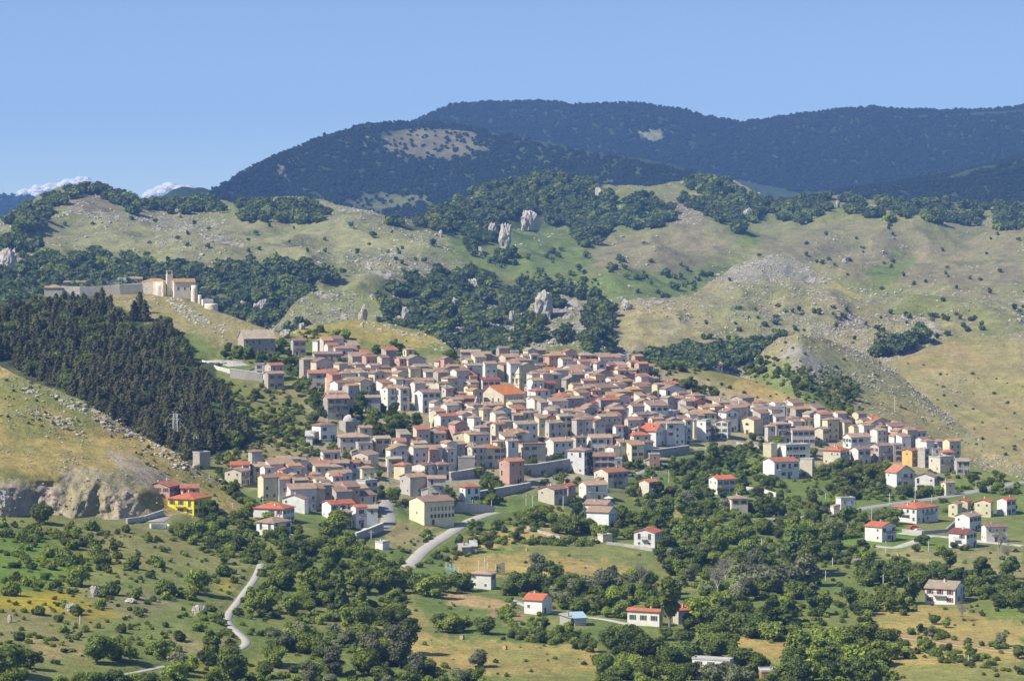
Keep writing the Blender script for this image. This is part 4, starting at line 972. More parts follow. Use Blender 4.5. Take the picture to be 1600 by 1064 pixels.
    if typ != 'f' or rg.random() < .4:
        for i in range(1 if Wd < 9 else 2):
            if rg.random() < .75:
                cx = rg.uniform(-.35, .35) * Wd; cy = rg.uniform(-.2, .2) * D
                zt = top - (abs(cy) * pitch if typ in 'gh' else abs(cx) * pitch if typ == 'G' else 0) - .1
                if typ in 'hG': zt = top - max(abs(cx) - max(0, Wd - D) / 2, 0) * pitch * 1.0 - .15
                obj('chimney', rg.choice([CHIM, CHIMW]), ro, (cx, cy, zt + .35), 0)
    st = {1: 'single-storey', 2: 'two-storey', 3: 'three-storey', 4: 'four-storey'}.get(nf, 'tall')
    rw = ROOF[rc][0]; ww = WALL[wc][0]
    if label: tag(root, label, cat, group)
    else:
        desc = f'{st} {ww} house with {rw} roof' if typ != 'f' else f'{st} {ww} flat-roofed house'
        situate(root, desc, (u0 + u2) / 2, ve + h / 2, cat, group or 'houses of the hill village')
    return root

HS = '''
368 381 429 544 13 g l s P
453 458 478 543 9 g b g
512 519 558 558 9 g b o
488 491 534 561 6 g b g
532 535 555 570 10 g b g
412 423 443 579 6 g r g
411 419 443 597 11 g p s
396 398 412 577 6 f f w
478 482 525 596 11 g r g
532 534 555 583 6 g p g
553 555 572 590 15 f f W
535 537 555 592 5 g p g
514 536 550 614 9 g p c
556 562 575 618 12 h l g
568 572 601 615 10 g p g
503 512 545 655 30 g p s
510 513 540 622 6 g p w
566 570 594 632 9 g l g
486 501 525 690 23 h b W
476 478 488 690 8 s f W n
558 562 581 678 8 g p c
525 532 578 703 18 h p g
555 560 582 706 11 f f g
580 587 610 708 21 g l c
608 612 634 707 17 g p w
631 645 659 699 10 g r c
650 656 686 697 18 g l g
665 690 702 686 12 g r g
688 692 726 712 17 g l s
708 733 741 705 24 g p y
629 649 661 722 15 g b y
659 661 676 722 15 g r g
676 688 703 724 19 g r b
609 628 651 728 15 g b y P
604 607 627 745 26 g l s
615 632 643 752 23 h r y
643 664 680 745 16 g b w
674 684 704 742 14 h b c
624 641 667 775 27 g p g
667 668 696 780 30 g p g B
740 748 783 730 27 h r c
714 716 742 730 13 f f s n
805 817 853 720 23 f b c
718 727 750 777 14 h R W
350 377 388 750 12 g p c
358 360 388 736 8 g R c
388 396 420 741 10 g l g
400 403 442 740 10 g p g
442 447 475 747 15 h R w
476 492 520 746 19 g r W
520 521 545 748 23 g p g v
545 546 562 749 24 g r b v
562 563 578 749 23 g p c v
549 575 590 722 9 g p c
499 505 531 717 8 g b w
430 432 453 725 6 g l c
402 432 462 781 30 h r c B
447 462 470 760 14 g b w
446 470 482 778 9 g r w
440 476 481 796 15 g b W
473 478 498 768 11 h p y
495 520 532 768 17 g b c
533 541 553 773 16 g b w
556 571 589 764 10 f f w
399 428 452 840 21 h p W LB
538 562 587 800 23 g b c
519 537 549 815 12 g l w
547 556 573 825 30 g R w B
572 573 590 820 24 g l b v
852 865 896 716 24 g p w v
891 900 917 708 22 g b g
917 923 956 709 23 g p w v
944 957 968 697 13 g p t
925 927 961 742 27 g b g vB
946 959 969 715 14 g b w
960 961 972 738 19 f f b
929 950 982 762 22 g r c B
841 866 887 787 20 g b c
872 888 900 777 16 g R k
905 916 950 776 16 g p w B
999 1014 1031 776 21 g r c
983 990 1017 701 19 h R w
1000 1025 1040 698 23 G R W P
913 948 960 800 10 G p W
917 951 965 814 12 G p W
1014 1015 1031 732 20 f f t
1143 1160 1180 636 12 g p s
1088 1095 1130 643 15 g p s
1130 1131 1162 649 16 g p s
1164 1169 1191 652 14 g l s
1191 1192 1227 656 18 f f b v
1070 1075 1120 658 10 h p y
1062 1068 1091 668 13 g p y
1089 1103 1112 690 30 f f W
1102 1103 1117 683 16 f f t B
1118 1137 1143 687 26 g p w L
1196 1200 1214 690 22 h p g
1207 1213 1237 692 27 h p g vB
1228 1229 1246 668 12 h r g
1247 1257 1272 670 13 g b y
1231 1238 1274 694 20 g p w v
1274 1286 1297 690 18 g l c
1193 1205 1216 713 17 f f y n
1195 1210 1250 748 24 g r W vB
1251 1269 1274 744 24 f f c n
1109 1121 1150 769 18 g R w B
1139 1143 1169 795 14 h p c
1320 1330 1362 701 16 g p W L
1331 1341 1362 722 18 g b w B
1394 1396 1411 722 25 f f s B
1411 1425 1440 729 23 g r o B
1436 1445 1454 731 26 f f s
1455 1457 1471 716 13 f f g
1454 1469 1493 738 21 f f c B
1472 1474 1492 717 9 h R w
1493 1495 1515 731 9 g l g
1431 1460 1470 756 9 g p w
1472 1478 1493 765 9 g l y
1308 1314 1337 792 11 f f w
1495 1515 1537 823 14 g l W
1537 1541 1575 843 18 g b w B
1495 1512 1520 797 12 g R y
1524 1548 1556 798 12 g R y
1560 1573 1590 797 14 g R W
1483 1496 1506 801 12 g p y
1054 1060 1077 973 18 s R s
616 627 634 906 11 g p g
721 731 750 578 13 g l c
796 798 811 563 12 f f s n
777 790 813 568 8 g p c
770 787 795 582 10 g r c
793 800 815 588 13 g b g
716 722 733 586 8 g r w
622 630 641 578 10 g b c
649 651 665 571 6 g b c
660 662 674 583 11 g l c
631 636 661 593 12 g D s
602 615 622 590 10 f f m n
639 645 678 606 9 g p c
665 686 697 615 14 f f y
637 660 669 617 11 g u g
730 732 745 611 17 h p s
744 754 782 611 15 g D w
748 757 787 646 11 g p c
758 779 788 668 22 g b w
699 706 744 664 13 h u c v
686 705 711 640 14 g l c
710 712 741 644 20 g r s
735 742 767 673 10 h r w v
779 781 796 672 9 f f o
788 797 815 655 9 g p c
811 828 841 660 14 g l c
820 824 853 558 9 g l s
880 890 909 575 8 g p c
876 896 919 587 10 g p w
938 950 980 583 10 g p s
955 962 980 568 7 h D w
975 994 999 591 11 G l s
996 998 1021 583 9 g b s
932 936 955 596 12 G l w
872 875 896 592 8 g r c
902 912 932 606 9 g r w
933 946 957 615 10 g r W
957 970 982 605 8 h r c
983 996 1006 607 9 g l c
972 980 1004 621 10 h u c
838 843 868 619 18 g D s v
861 880 892 640 20 h r W
820 824 837 622 16 g r g
880 896 900 624 9 g u y
901 910 921 618 11 h b y
918 926 950 641 9 h D w
892 910 920 642 12 f f w
927 929 939 658 19 f f y n
957 962 977 634 11 g p y
977 979 998 634 10 g r c
990 1000 1013 652 14 g R y
1003 1012 1022 634 15 G r W
1022 1028 1046 636 9 g K g
1012 1018 1040 650 10 g r g
1031 1053 1064 672 26 f f W v
1043 1050 1070 637 13 g p g
1061 1063 1080 624 9 g p c
870 885 912 654 8 g u y
848 858 880 678 15 g l g
880 882 909 678 24 g b w B
909 911 928 678 22 g p w v
845 856 864 650 13 g l g
826 838 846 646 9 g l c
280 282 310 772 8 g r k
300 312 327 721 11 f f s n
'''
for ln in HS.strip().splitlines():
    q = ln.split(); house(*map(float, q[:5]), q[5], q[6], q[7], q[8] if len(q) > 8 else '')
# named houses
house(638, 663, 709, 821, 34, 'g', 'b', 'y', '7', label='big cream barrack with two rows of seven windows beside the white lane', cat='building', name='barrack')
house(780, 796, 819, 757, 33, 'g', 'r', 'k', '', label='tall pink apartment block above the long curved retaining wall', cat='house')
house(887, 913, 925, 742, 35, 'h', 'p', 'W', '', label='tall bare white tower house at the end of the stone bastion wall', name='tower_house')
house(1158, 1178, 1196, 681, 23, 'g', 'b', 'y', 'n', label='cream chapel with a gable front, lunette and brown door', cat='church', name='chapel')
house(1217, 1228, 1267, 717, 19, 'f', 'f', 'w', 'S', label='grey-white flat-roofed hall with long dark window strips', cat='building', name='village_hall')
house(1288, 1313, 1331, 725, 19, 'h', 'R', 'c', 'B', label='buff house with bright red hipped roof and stacked balconies, left of the red-balcony flats')
house(1362, 1373, 1397, 723, 24, 'g', 'b', 'g', 'BxL', label='grey flats with dark red shutters and balconies at the foot of the right hill')
house(1387, 1401, 1431, 762, 22, 'G', 'r', 'W', 'BP', label='white chalet with a wide gable and balconies among trees', name='chalet')
house(1400, 1432, 1472, 817, 21, 'h', 'R', 'W', 'LB', label='broad white villa with wide red hipped roof below the main road', name='villa')
house(1354, 1378, 1404, 846, 21, 'G', 'R', 'W', 'B', label='white villa with red roof and side balcony on the green lawn', name='villa')
house(1485, 1510, 1531, 853, 18, 'G', 'D', 'W', 'L', label='white villa with dark red roof above the hedge at the valley edge', name='villa')
house(1448, 1492, 1516, 944, 22, 'G', 'l', 'W', 'xL', label='white valley house with pale roof and red shutters behind a bare tree', name='country_house')
house(991, 1023, 1036, 855, 21, 'g', 'R', 'W', 'L', label='white villa with bright red roof above a stone wall in the orchard', name='villa')
house(819, 847, 863, 960, 21, 'G', 'R', 'W', 'L', label='white farmhouse with red roof and outside stair beside the vegetable plot', name='farmhouse')
house(981, 1030, 1036, 971, 14, 'G', 'R', 'w', 'L', label='long low white barn with red roof beside the grey shed in the valley', name='barn')
house(1083, 1140, 1144, 1063, 28, 'f', 'f', 'W', 'L', label='white flat-roofed house half hidden by olive trees at the bottom of the valley', name='country_house')
house(733, 767, 775, 914, 15, 'h', 'p', 'W', '', label='small white hip-roofed pump house with masts between dark trees', cat='building', name='pump_house')
yh = house(260, 303, 325, 806, 24, 'h', 'R', 'Y', 'L', label='bright yellow house with red hipped roof among green trees')
house(227, 265, 280, 781, 19, 'g', 'r', 'k', 'BL', label='pink gabled house with long balconies under the left cliff')
house(394, 442, 457, 815, 18, 'h', 'R', 'W', 'L', label='white villa with low red hipped roof right of the wooded garden', name='villa')
house(501, 517, 553, 812, 22, 'g', 'R', 'W', '', label='white house with long bright red roof at the lower left of the village')
house(1030, 1045, 1063, 617, 15, 'g', 'r', 'k', 'B', label='deep pink villa with red roof and chimney above the grey roofs', name='villa')
house(855, 866, 886, 566, 11, 'g', 'l', 'c', '', label='buff house with straw-coloured roof standing on the rocky knoll')
house(955, 963, 1001, 660, 20, 'g', 'r', 'W', 'v', label='long white house with red roof above the arcade, right of the tall tree')
house(1105, 1112, 1130, 579, 10, 'g', 'l', 'c', '', label='pale buff house alone among trees above the right end of the village', minh=9)
bn = house(718, 720, 750, 565, 13, 'g', 'l', 's', 'n', label='long dark stone house with pale roof at the top of the village saddle')

# church: nave, annexe, bell tower are parts of one building
def church():
    x, y, z = hit(787, 642); m = y / F
    th = math.radians(47); Wd = 34 * m / math.cos(th); D = 35 * m / math.sin(th); H = 25 * m
    R = Matrix.Rotation(th, 3, 'Z'); c = Vector((x, y, 0)) + R @ Vector((Wd / 2, D / 2, 0))
    root = bpy.data.objects.new('church', None); COL.objects.link(root); root.location = (c.x, c.y, z); root.rotation_euler = (0, 0, th)
    tag(root, 'village church with vivid orange nave roof and pale bell tower behind', 'church')
    rb, gab, top = roof_build('g', Wd, D, H, .42, .5, .66)
    b = MB(); b.box(-Wd / 2, Wd / 2, -D / 2, D / 2, -6, H, 0, 'bt')
    for g_ in gab: b.face(g_)
    for k in range(4): b.box(-Wd / 2 + Wd * (k + .5) / 4 - .5, -Wd / 2 + Wd * (k + .5) / 4 + .5, -D / 2 - .9, -D / 2, -5, H * .8, 0)
    for k in range(3): b.box(-Wd / 2 - .8, -Wd / 2, -D / 2 + D * (k + 1) / 4 - .5, -D / 2 + D * (k + 1) / 4 + .5, -5, H * .8, 0)
    obj('wall', b.mesh('wall', [WALL['c'][1]]), root); obj('roof', rb.mesh('roof', [ROOF['O'][1]]), root)
    for k in range(3): obj('window', WIN['small'], root, (-Wd / 2 + Wd * (k + 1) / 4, -D / 2, H * .72), 0)
    # tower
    b = MB(); s = 1.75; hh = 52 * m * .48
    tw = MB(); tw.box(-s, s, -s, s, -6, 11.5); tw.box(-s - .25, s + .25, -s - .25, s + .25, 11.5, 11.9)
    for a, c_ in ((-1, -1), (1, -1), (1, 1), (-1, 1)): tw.box(a * s * .72 - .45, a * s * .72 + .45, c_ * s * .72 - .45, c_ * s * .72 + .45, 11.9, 14.6)
    tw.box(-s - .15, s + .15, -s - .15, s + .15, 14.6, 15.1); tw.box(-s * .7, s * .7, -s * .7, s * .7, 15.1, 16.9); tw.box(-s * .85, s * .85, -s * .85, s * .85, 16.9, 17.2)
    q = s * .75
    for i, (a, c_) in enumerate(((-q, -q), (q, -q), (q, q), (-q, q))):
        a2, c2 = ((-q, -q), (q, -q), (q, q), (-q, q))[(i + 1) % 4]; tw.face([(a, c_, 17.2), (a2, c2, 17.2), (0, 0, 20.4)])
    px, py, pz = hit(811, 626); pz -= 3.5; lp = R.inverted() @ Vector((px - c.x, py - c.y, 0))
    t_ = obj('bell_tower', tw.mesh('bell_tower', [WALL['y'][1]]), root, (lp.x, lp.y, pz - z))
    cr = MB(); cr.bar((0, 0, 20.3), (0, 0, 21.5), .06); cr.bar((-.35, 0, 21.1), (.35, 0, 21.1), .05); obj('cross', cr.mesh('cross', [iron]), t_)
    bl = MB(); bl.bar((0, 0, 12.6), (0, 0, 13.6), .7, .35, 10); obj('bell', bl.mesh('bell', [iron]), t_)
    for a, c_, r_ in ((0, -s, 0), (-s, 0, -math.pi / 2)): obj('window', WIN['slot'], t_, (a, c_, 8.5), r_)
    PLACED.append((c.x, c.y, 12))
church()
# stone pier beside the church, dome ruin
def stub(u, v, w_, h_, label, name, m_=None, cat='ruin'):
    x, y, z = hit(u, v); m = y / F; b = MB(); W2 = w_ * m / 2; H = h_ * m; rg = random.Random(u)
    n = 7
    for i in range(n):
        x0 = -W2 + 2 * W2 * i / n; b.box(x0, x0 + 2 * W2 / n, -W2 * .6 + rg.uniform(-.25, .25), W2 * .6, -4, H * rg.uniform(.75, 1), 0)
    o = obj(name, b.mesh(name, [m_ or WALL['s'][1]]), None, (x, y + W2, z), .5); tag(o, label, cat); return o
stub(746, 660, 9, 42, 'tall ruined stone pier left of the church annexe', 'stone_pier')
def dome():
    x, y, z = hit(546, 676); m = y / F; b = MB(); r = 13 * m; H = 18 * m
    b.box(-r, r, -r * .9, r * .9, -4, H, 0)
    root = bpy.data.objects.new('domed_chapel', None); COL.objects.link(root); root.location = (x, y + r, z); root.rotation_euler = (0, 0, .5)
    tag(root, 'ruined grey chapel with a half-broken dome beside dark trees', 'ruin')
    obj('wall', b.mesh('wall', [WALL['s'][1]]), root)
    d = MB(); n = 18
    for j in range(6):
        for i in range(n):
            a0, a1 = 2 * math.pi * i / n, 2 * math.pi * (i + 1) / n; e0, e1 = math.pi / 2 * j / 6, math.pi / 2 * (j + 1) / 6
            P = lambda a, e: (r * .85 * math.cos(a) * math.cos(e), r * .85 * math.sin(a) * math.cos(e), H + r * .75 * math.sin(e))
            if j > 1 and 12 < i < 16: continue
            d.face([P(a0, e0), P(a1, e0), P(a1, e1), P(a0, e1)], 0, True)
    obj('dome', d.mesh('dome', [WALL['g'][1]]), root)
    obj('window', WIN['slot'], root, (r * .3, -r * .9, H * .5)); obj('window', WIN['slot'], root, (-r * .4, -r * .9, H * .5))
    PLACED.append((x, y + r, r))
dome()
# facade of the cream chapel
for o in list(bpy.data.objects):
    if o.name == 'chapel':
        w_ = [c for c in o.children if c.name.startswith('wall')][0]; xs = [v.co.x for v in w_.data.vertices]; ys = [v.co.y for v in w_.data.vertices]
        obj('door', DOOR, o, (min(xs) - .02, 0, 0), -math.pi / 2, 1.3)
        lu = MB(); lu.face([(1.1 * math.cos(a), -.06, 1.1 * math.sin(a)) for a in np.linspace(0, math.pi, 12)], 0); obj('lunette', lu.mesh('lunette', [gl]), o, (min(xs) - .02, 0, 5.2), -math.pi / 2)
        cr = MB(); cr.bar((0, 0, 0), (0, 0, 1.2), .06); cr.bar((-.35, 0, .8), (.35, 0, .8), .05); obj('cross', cr.mesh('cross', [iron]), o, (min(xs) + .2, 0, 8.4), -math.pi / 2)

# infill houses, the rest of the packed village
TREEPOLY = {'church_square': [(742,598),(830,600),(835,640),(825,664),(742,664)], 'yard': [(700,755),(830,740),(890,745),(890,790),(700,800)], 'village_grove': [(545,648),(570,632),(600,640),(630,650),(660,665),(655,695),(600,694),(560,672)], 'top_left_grove': [(395,548),(440,530),(470,555),(520,575),(560,580),(550,600),(520,590),(470,592),(430,580),(390,560)], 'upper_grove': [(580,545),(610,538),(650,550),(655,575),(620,582),(590,572)],
   'gully': [(1045,735),(1080,715),(1130,705),(1165,700),(1160,735),(1170,760),(1110,765),(1060,765)], 'pink_grove': [(735,775),(755,742),(775,745),(790,770),(770,790),(740,800)]}
FILL = [[(560,575),(650,580),(720,590),(760,570),(850,580),(900,575),(1000,585),(1020,600),(1030,630),(1080,640),(1130,660),(1100,690),(1040,700),(980,700),(900,690),(840,690),(760,690),(700,690),(660,650),(600,640),(545,640),(540,600)],
        [(600,712),(700,700),(780,690),(820,700),(790,730),(700,740),(610,745)], [(395,745),(470,745),(540,760),(590,770),(560,800),(480,800),(410,780)], [(960,690),(1010,690),(1010,730),(970,730)], [(1270,665),(1300,670),(1310,700),(1270,690)], [(1090,640),(1180,660),(1150,685),(1100,690)]]
rg = random.Random(21); nfill = 0; tries = 0
weights = [area(P) for P in FILL]
nh = sum(1 for o in bpy.data.objects if o.get('category') in ('house', 'building', 'church'))
while nfill < 300 - nh - 2 and tries < 9000:
    tries += 1
    P = rg.choices(FILL, weights)[0]; (u, v), = rand_in(P, 1, rg)
    if any(inpoly(t_, u, v) for t_ in TREEPOLY.values()): continue
    p = hit(u, v)
    if p is None: continue
    if any(math.hypot(p[0] - a, p[1] + 4 - b_) < r_ * .78 + 3.8 for a, b_, r_ in PLACED): continue
    c = rg.uniform(11, 20) if rg.random() < .8 else rg.uniform(22, 34); t_ = .5 + .3 * float(fbm(np.float64(p[0] / 70), np.float64(p[1] / 70), 2, 3)); a = min(c * math.tan(t_) / 1.22, 13); h = rg.uniform(21, 33)
    house(u - a, u, u + c, v, h, rg.choice('ggggghGs'), rg.choice('ppplllbbrrbu'), rg.choice('sgcccwwwwWWyyykc'), rg.choice(['', '', 'v', 'B']))
    nfill += 1

# beyond the 300 that show largest, the rest of the packed old village is one mass
mats = []; mi = {}
def slot(m_):
    if m_ not in mi: mi[m_] = len(mats); mats.append(m_)
    return mi[m_]
FILL2 = FILL[:3] + [[(1040,645),(1180,655),(1310,668),(1400,690),(1500,718),(1500,726),(1400,708),(1300,688),(1180,678),(1090,672)], [(452,560),(500,556),(560,565),(600,585),(590,620),(545,640),(500,612),(470,590)]]; W2_ = [area(q) * k for q, k in zip(FILL2, (1, 1, 1, 1.8, 1.8))]
big = MB(); extra = 0; tries = 0
def add_part(src, M, mslot):
    n = len(big.v); big.v.extend([tuple(M @ Vector(p)) for p in src.v]); big.f.extend([tuple(n + i for i in f) for f in src.f]); big.m.extend([mslot if not isinstance(mslot, dict) else mslot[k] for k in src.m]); big.sm.extend(src.sm)
while extra < 290 and tries < 30000:
    tries += 1; P = rg.choices(FILL2, W2_)[0]; (u, v), = rand_in(P, 1, rg)
    if any(inpoly(t_, u, v) for t_ in TREEPOLY.values()): continue
    p = hit(u, v)
    if p is None or any(math.hypot(p[0] - a, p[1] + 3 - b_) < r_ * .62 + 2.2 for a, b_, r_ in PLACED): continue
    th = .5 + .3 * float(fbm(np.float64(p[0] / 70), np.float64(p[1] / 70), 2, 3)) + rg.uniform(-.06, .06); Wd = rg.uniform(4, 6.8) if rg.random() < .8 else rg.uniform(7, 11); D = rg.uniform(4.5, 6.5); H = rg.uniform(7.5, 11); typ = rg.choice('ggghGs')
    M = Matrix.Translation((p[0], p[1] + D / 2, p[2])) @ Matrix.Rotation(th, 4, 'Z'); wc = rg.choice('sgccwwwWWyywcyk'); rc = rg.choice('pppllbrbpu')
    rb, gab, top = roof_build(typ, Wd, D, H, .36, .35); b = MB(); b.box(-Wd / 2, Wd / 2, -D / 2, D / 2, -4, H, 0, 'bt')
    for g_ in gab: b.face(g_)
    add_part(b, M, slot(WALL[wc][1])); add_part(rb, M, slot(ROOF[rc][1]))
    wm = win_mesh(.9, 1.3, 0)
    for f in range(max(1, int(H / 3))):
        for i in range(int(Wd / 2.6)):
            if rg.random() < .8: add_part(wm, M @ Matrix.Translation((-Wd / 2 + (i + .5) * Wd / int(Wd / 2.6), -D / 2, f * 3 + 1.7)), {0: slot(trim), 1: slot(gl)})
    PLACED.append((p[0], p[1] + D / 2, max(Wd, D) * .5)); extra += 1
o = obj('packed_village_houses', big.mesh('packed_village_houses', mats)); o['kind'] = 'stuff'; o['label'] = 'the smallest, half hidden houses of the crowded old village'; o['category'] = 'houses'
print('HOUSES', nh, nfill, tries, extra)

# ------------------------------------------------------------------ walls, roads, castle
def wallstrip(name, pts, thick, m_, label=None, cat='wall', cap=None, parent=None, root=None):
    """pts (u, v_top, height in photo px) -> a standing wall along the ground"""
    P = []
    for u, v, h in pts:
        p = hit(u, v + h)
        if p: P.append((Vector(p), h * p[1] / F))
    if len(P) < 2: return None
    b = MB(); o0 = P[0][0]; nrm = []
    for i in range(len(P)):
        a = P[max(i - 1, 0)][0]; c = P[min(i + 1, len(P) - 1)][0]; d = Vector((c.x - a.x, c.y - a.y, 0)).normalized(); nrm.append(Vector((-d.y, d.x, 0)) * thick / 2)
    for i in range(len(P) - 1):
        (p, h0), (q, h1) = P[i], P[i + 1]
        for (z0a, z1a, z0b, z1b, k, mm) in ((-3, h0, -3, h1, 1, 0),) + (((h0, h0 + .25, h1, h1 + .25, 1.3, 1),) if cap else ()):
            A = [p - o0 - nrm[i] * k, p - o0 + nrm[i] * k]; B = [q - o0 - nrm[i + 1] * k, q - o0 + nrm[i + 1] * k]
            z = lambda v_, dz: tuple(v_ + Vector((0, 0, dz)))
            b.face([z(A[0], z0a), z(B[0], z0b), z(B[0], z1b), z(A[0], z1a)], mm); b.face([z(B[1], z0b), z(A[1], z0a), z(A[1], z1a), z(B[1], z1b)], mm)
            b.face([z(A[0], z1a), z(B[0], z1b), z(B[1], z1b), z(A[1], z1a)], mm)
            b.face([z(A[1], z0a), z(A[0], z0a), z(A[0], z1a), z(A[1], z1a)], mm); b.face([z(B[0], z0b), z(B[1], z0b), z(B[1], z1b), z(B[0], z1b)], mm)
    me = b.mesh(name, [m_, cap or m_])
    if root is not None: return obj(name, me, root, tuple(o0 - Vector(root.location)))
    o = obj(name, me, None, tuple(o0)); tag(o, label, cat); return o
for a in (
 ('retaining_wall', [(812,727,14),(840,725,16),(888,717,19)], 1, swall, 'tall grey stone bastion wall running left of the white tower house', parap),
 ('retaining_wall', [(703,738,13),(725,735,14),(757,729,14)], 1, swall, 'curved grey retaining wall left of the pink block', parap),
 ('retaining_wall', [(748,768,11),(775,763,12),(800,759,12),(828,754,8)], 1, swall, 'long sloping grey wall with pale parapet under the pink block', parap),
 ('retaining_wall', [(708,784,16),(740,786,15),(772,790,10)], .8, WALL['g'][1], 'plain grey wall behind the cream barrack', None),
 ('retaining_wall', [(556,833,12),(576,826,12),(598,817,12)], .8, swall, 'roadside wall with white parapet below the lower left terraces', parap),
 ('retaining_wall', [(1000,703,10),(1030,702,12),(1076,696,12)], 1, swall, 'pale stone terrace wall above the wooded gully', parap),
 ('retaining_wall', [(360,577,13),(385,580,13),(411,584,12)], 1, swall, 'curved stone wall of the paved terrace on the castle hill', parap),
 ('retaining_wall', [(315,562,3),(338,572,4),(360,577,6)], .8, parap, 'low pale wall rising along the paved castle terrace', None),
 ('retaining_wall', [(1166,760,7),(1190,763,7),(1213,770,6)], .8, parap, 'pale wall below the white windowed block', None),
 ('retaining_wall', [(1150,690,4),(1200,699,4),(1290,701,4),(1340,706,4)], .8, parap, 'long low white wall along the middle street at the right', None),
 ('retaining_wall', [(198,810,8),(225,806,8),(255,796,8)], .8, WALL['g'][1], 'grey wall beside the drive of the bright yellow house', None),
 ('retaining_wall', [(235,818,7),(262,818,7),(270,826,8)], .8, parap, 'stepped white wall below the bright yellow house', None),
 ('field_wall', [(824,823,4),(850,830,4),(876,838,5)], .6, swall, 'dry-stone wall slanting across the dry field', None),
 ('field_wall', [(948,846,4),(975,849,4),(1020,856,5)], .6, swall, 'low stone wall below the orchard villa', None),
 ('field_wall', [(905,840,4),(932,842,4)], .5, parap, 'short white garden wall beside the orchard shed', None),
 ('field_wall', [(1300,872,4),(1345,872,4)], .5, swall, 'straight grey wall between hedges at the right of the valley', None),
 ('retaining_wall', [(1410,826,5),(1440,829,6),(1478,826,5),(1494,812,4)], .6, WALL['g'][1], 'long grey yard wall between the villas', None),
 ('field_wall', [(408,545,4),(440,549,4)], .6, swall, 'low stone wall in front of the long stone barn', None),
 ('field_wall', [(1060,706,5),(1100,703,5)], .6, swall, 'stone wall along the upper edge of the wooded gully', None),
 ('retaining_wall', [(884,770,3),(950,765,4),(985,768,4)], .6, WALL['g'][1], 'thin grey wall under the balconied blue house', None)):
    wallstrip(a[0], a[1], a[2], a[3], a[4], 'wall', a[5])

RM = [grav, asph, swall, wall_mat('bare_earth', (.33, .25, .15), dirt=.1)]
for nm, Q, wd, mk_ in ROADC:
    b = MB()
    for i in range(len(Q)):
        d = Q[min(i + 1, len(Q) - 1)] - Q[max(i - 1, 0)]; d = np.array([-d[1], d[0]]) / (np.hypot(d[0], d[1]) or 1)
        zc = max(Q[i][2], max(height(*(Q[i][:2] + d * wd * k)) for k in (-.5, 0, .5)) + .05 if mk_ == 2 else Q[i][2])
        for k, dz in ((-.6, -.7), (-.5, .0), (0, .05), (.5, .0), (.6, -.7)): b.v.append((Q[i][0] + d[0] * wd * k, Q[i][1] + d[1] * wd * k, zc + dz))
    for i in range(len(Q) - 1):
        for k in range(4):
            q = i * 5 + k; b.f.append((q, q + 1, q + 6, q + 5)); b.m.append(0); b.sm.append(k in (1, 2))
    o = obj(nm, b.mesh(nm, [RM[mk_]])); o['kind'] = 'structure'

def tower(root, u, vt, vb, rpx, m_, name='round_tower', n=16, roofm=None, roofh=3, taper=.88):
    p = hit(u, vb); m = p[1] / F; r = rpx * m; H = (vb - vt) * m; b = MB(); L = Vector(p) + Vector((0, r, 0)) - Vector(root.location)
    b.bar((0, 0, -5), (0, 0, H * .75), r, r * taper, n, cap=False); b.bar((0, 0, H * .75), (0, 0, H), r * taper, r * taper, n)
    o = obj(name, b.mesh(name, [m_]), root, tuple(L))
    if roofm:
        c = MB(); c.bar((0, 0, H + .02), (0, 0, H + roofh * m), r * taper + .5, .1, n); obj('roof', c.mesh('roof', [roofm]), o)
    return o
def block(root, u0, u1, vt, vb, dep, m_, rz=0, typ=None, rc=None, name='wing', pitch=.38):
    p = hit(u0, vb); m = p[1] / F; W = (u1 - u0) * m / max(math.cos(rz), .3); H = (vb - vt) * m
    b = MB(); rb = None; gab = []
    if typ: rb, gab, top = roof_build(typ, W, dep, H, pitch, .4)
    b.box(-W / 2, W / 2, -dep / 2, dep / 2, -5, H, 0, 'b')
    for g_ in gab: b.face(g_)
    R = Matrix.Rotation(rz, 3, 'Z'); c = Vector(p) + R @ Vector((W / 2, dep / 2, 0)) - Vector(root.location)
    o = obj(name, b.mesh(name, [m_]), root, tuple(c), rz)
    if rb: obj('roof', rb.mesh('roof', [rc]), o)
    return o, W, H
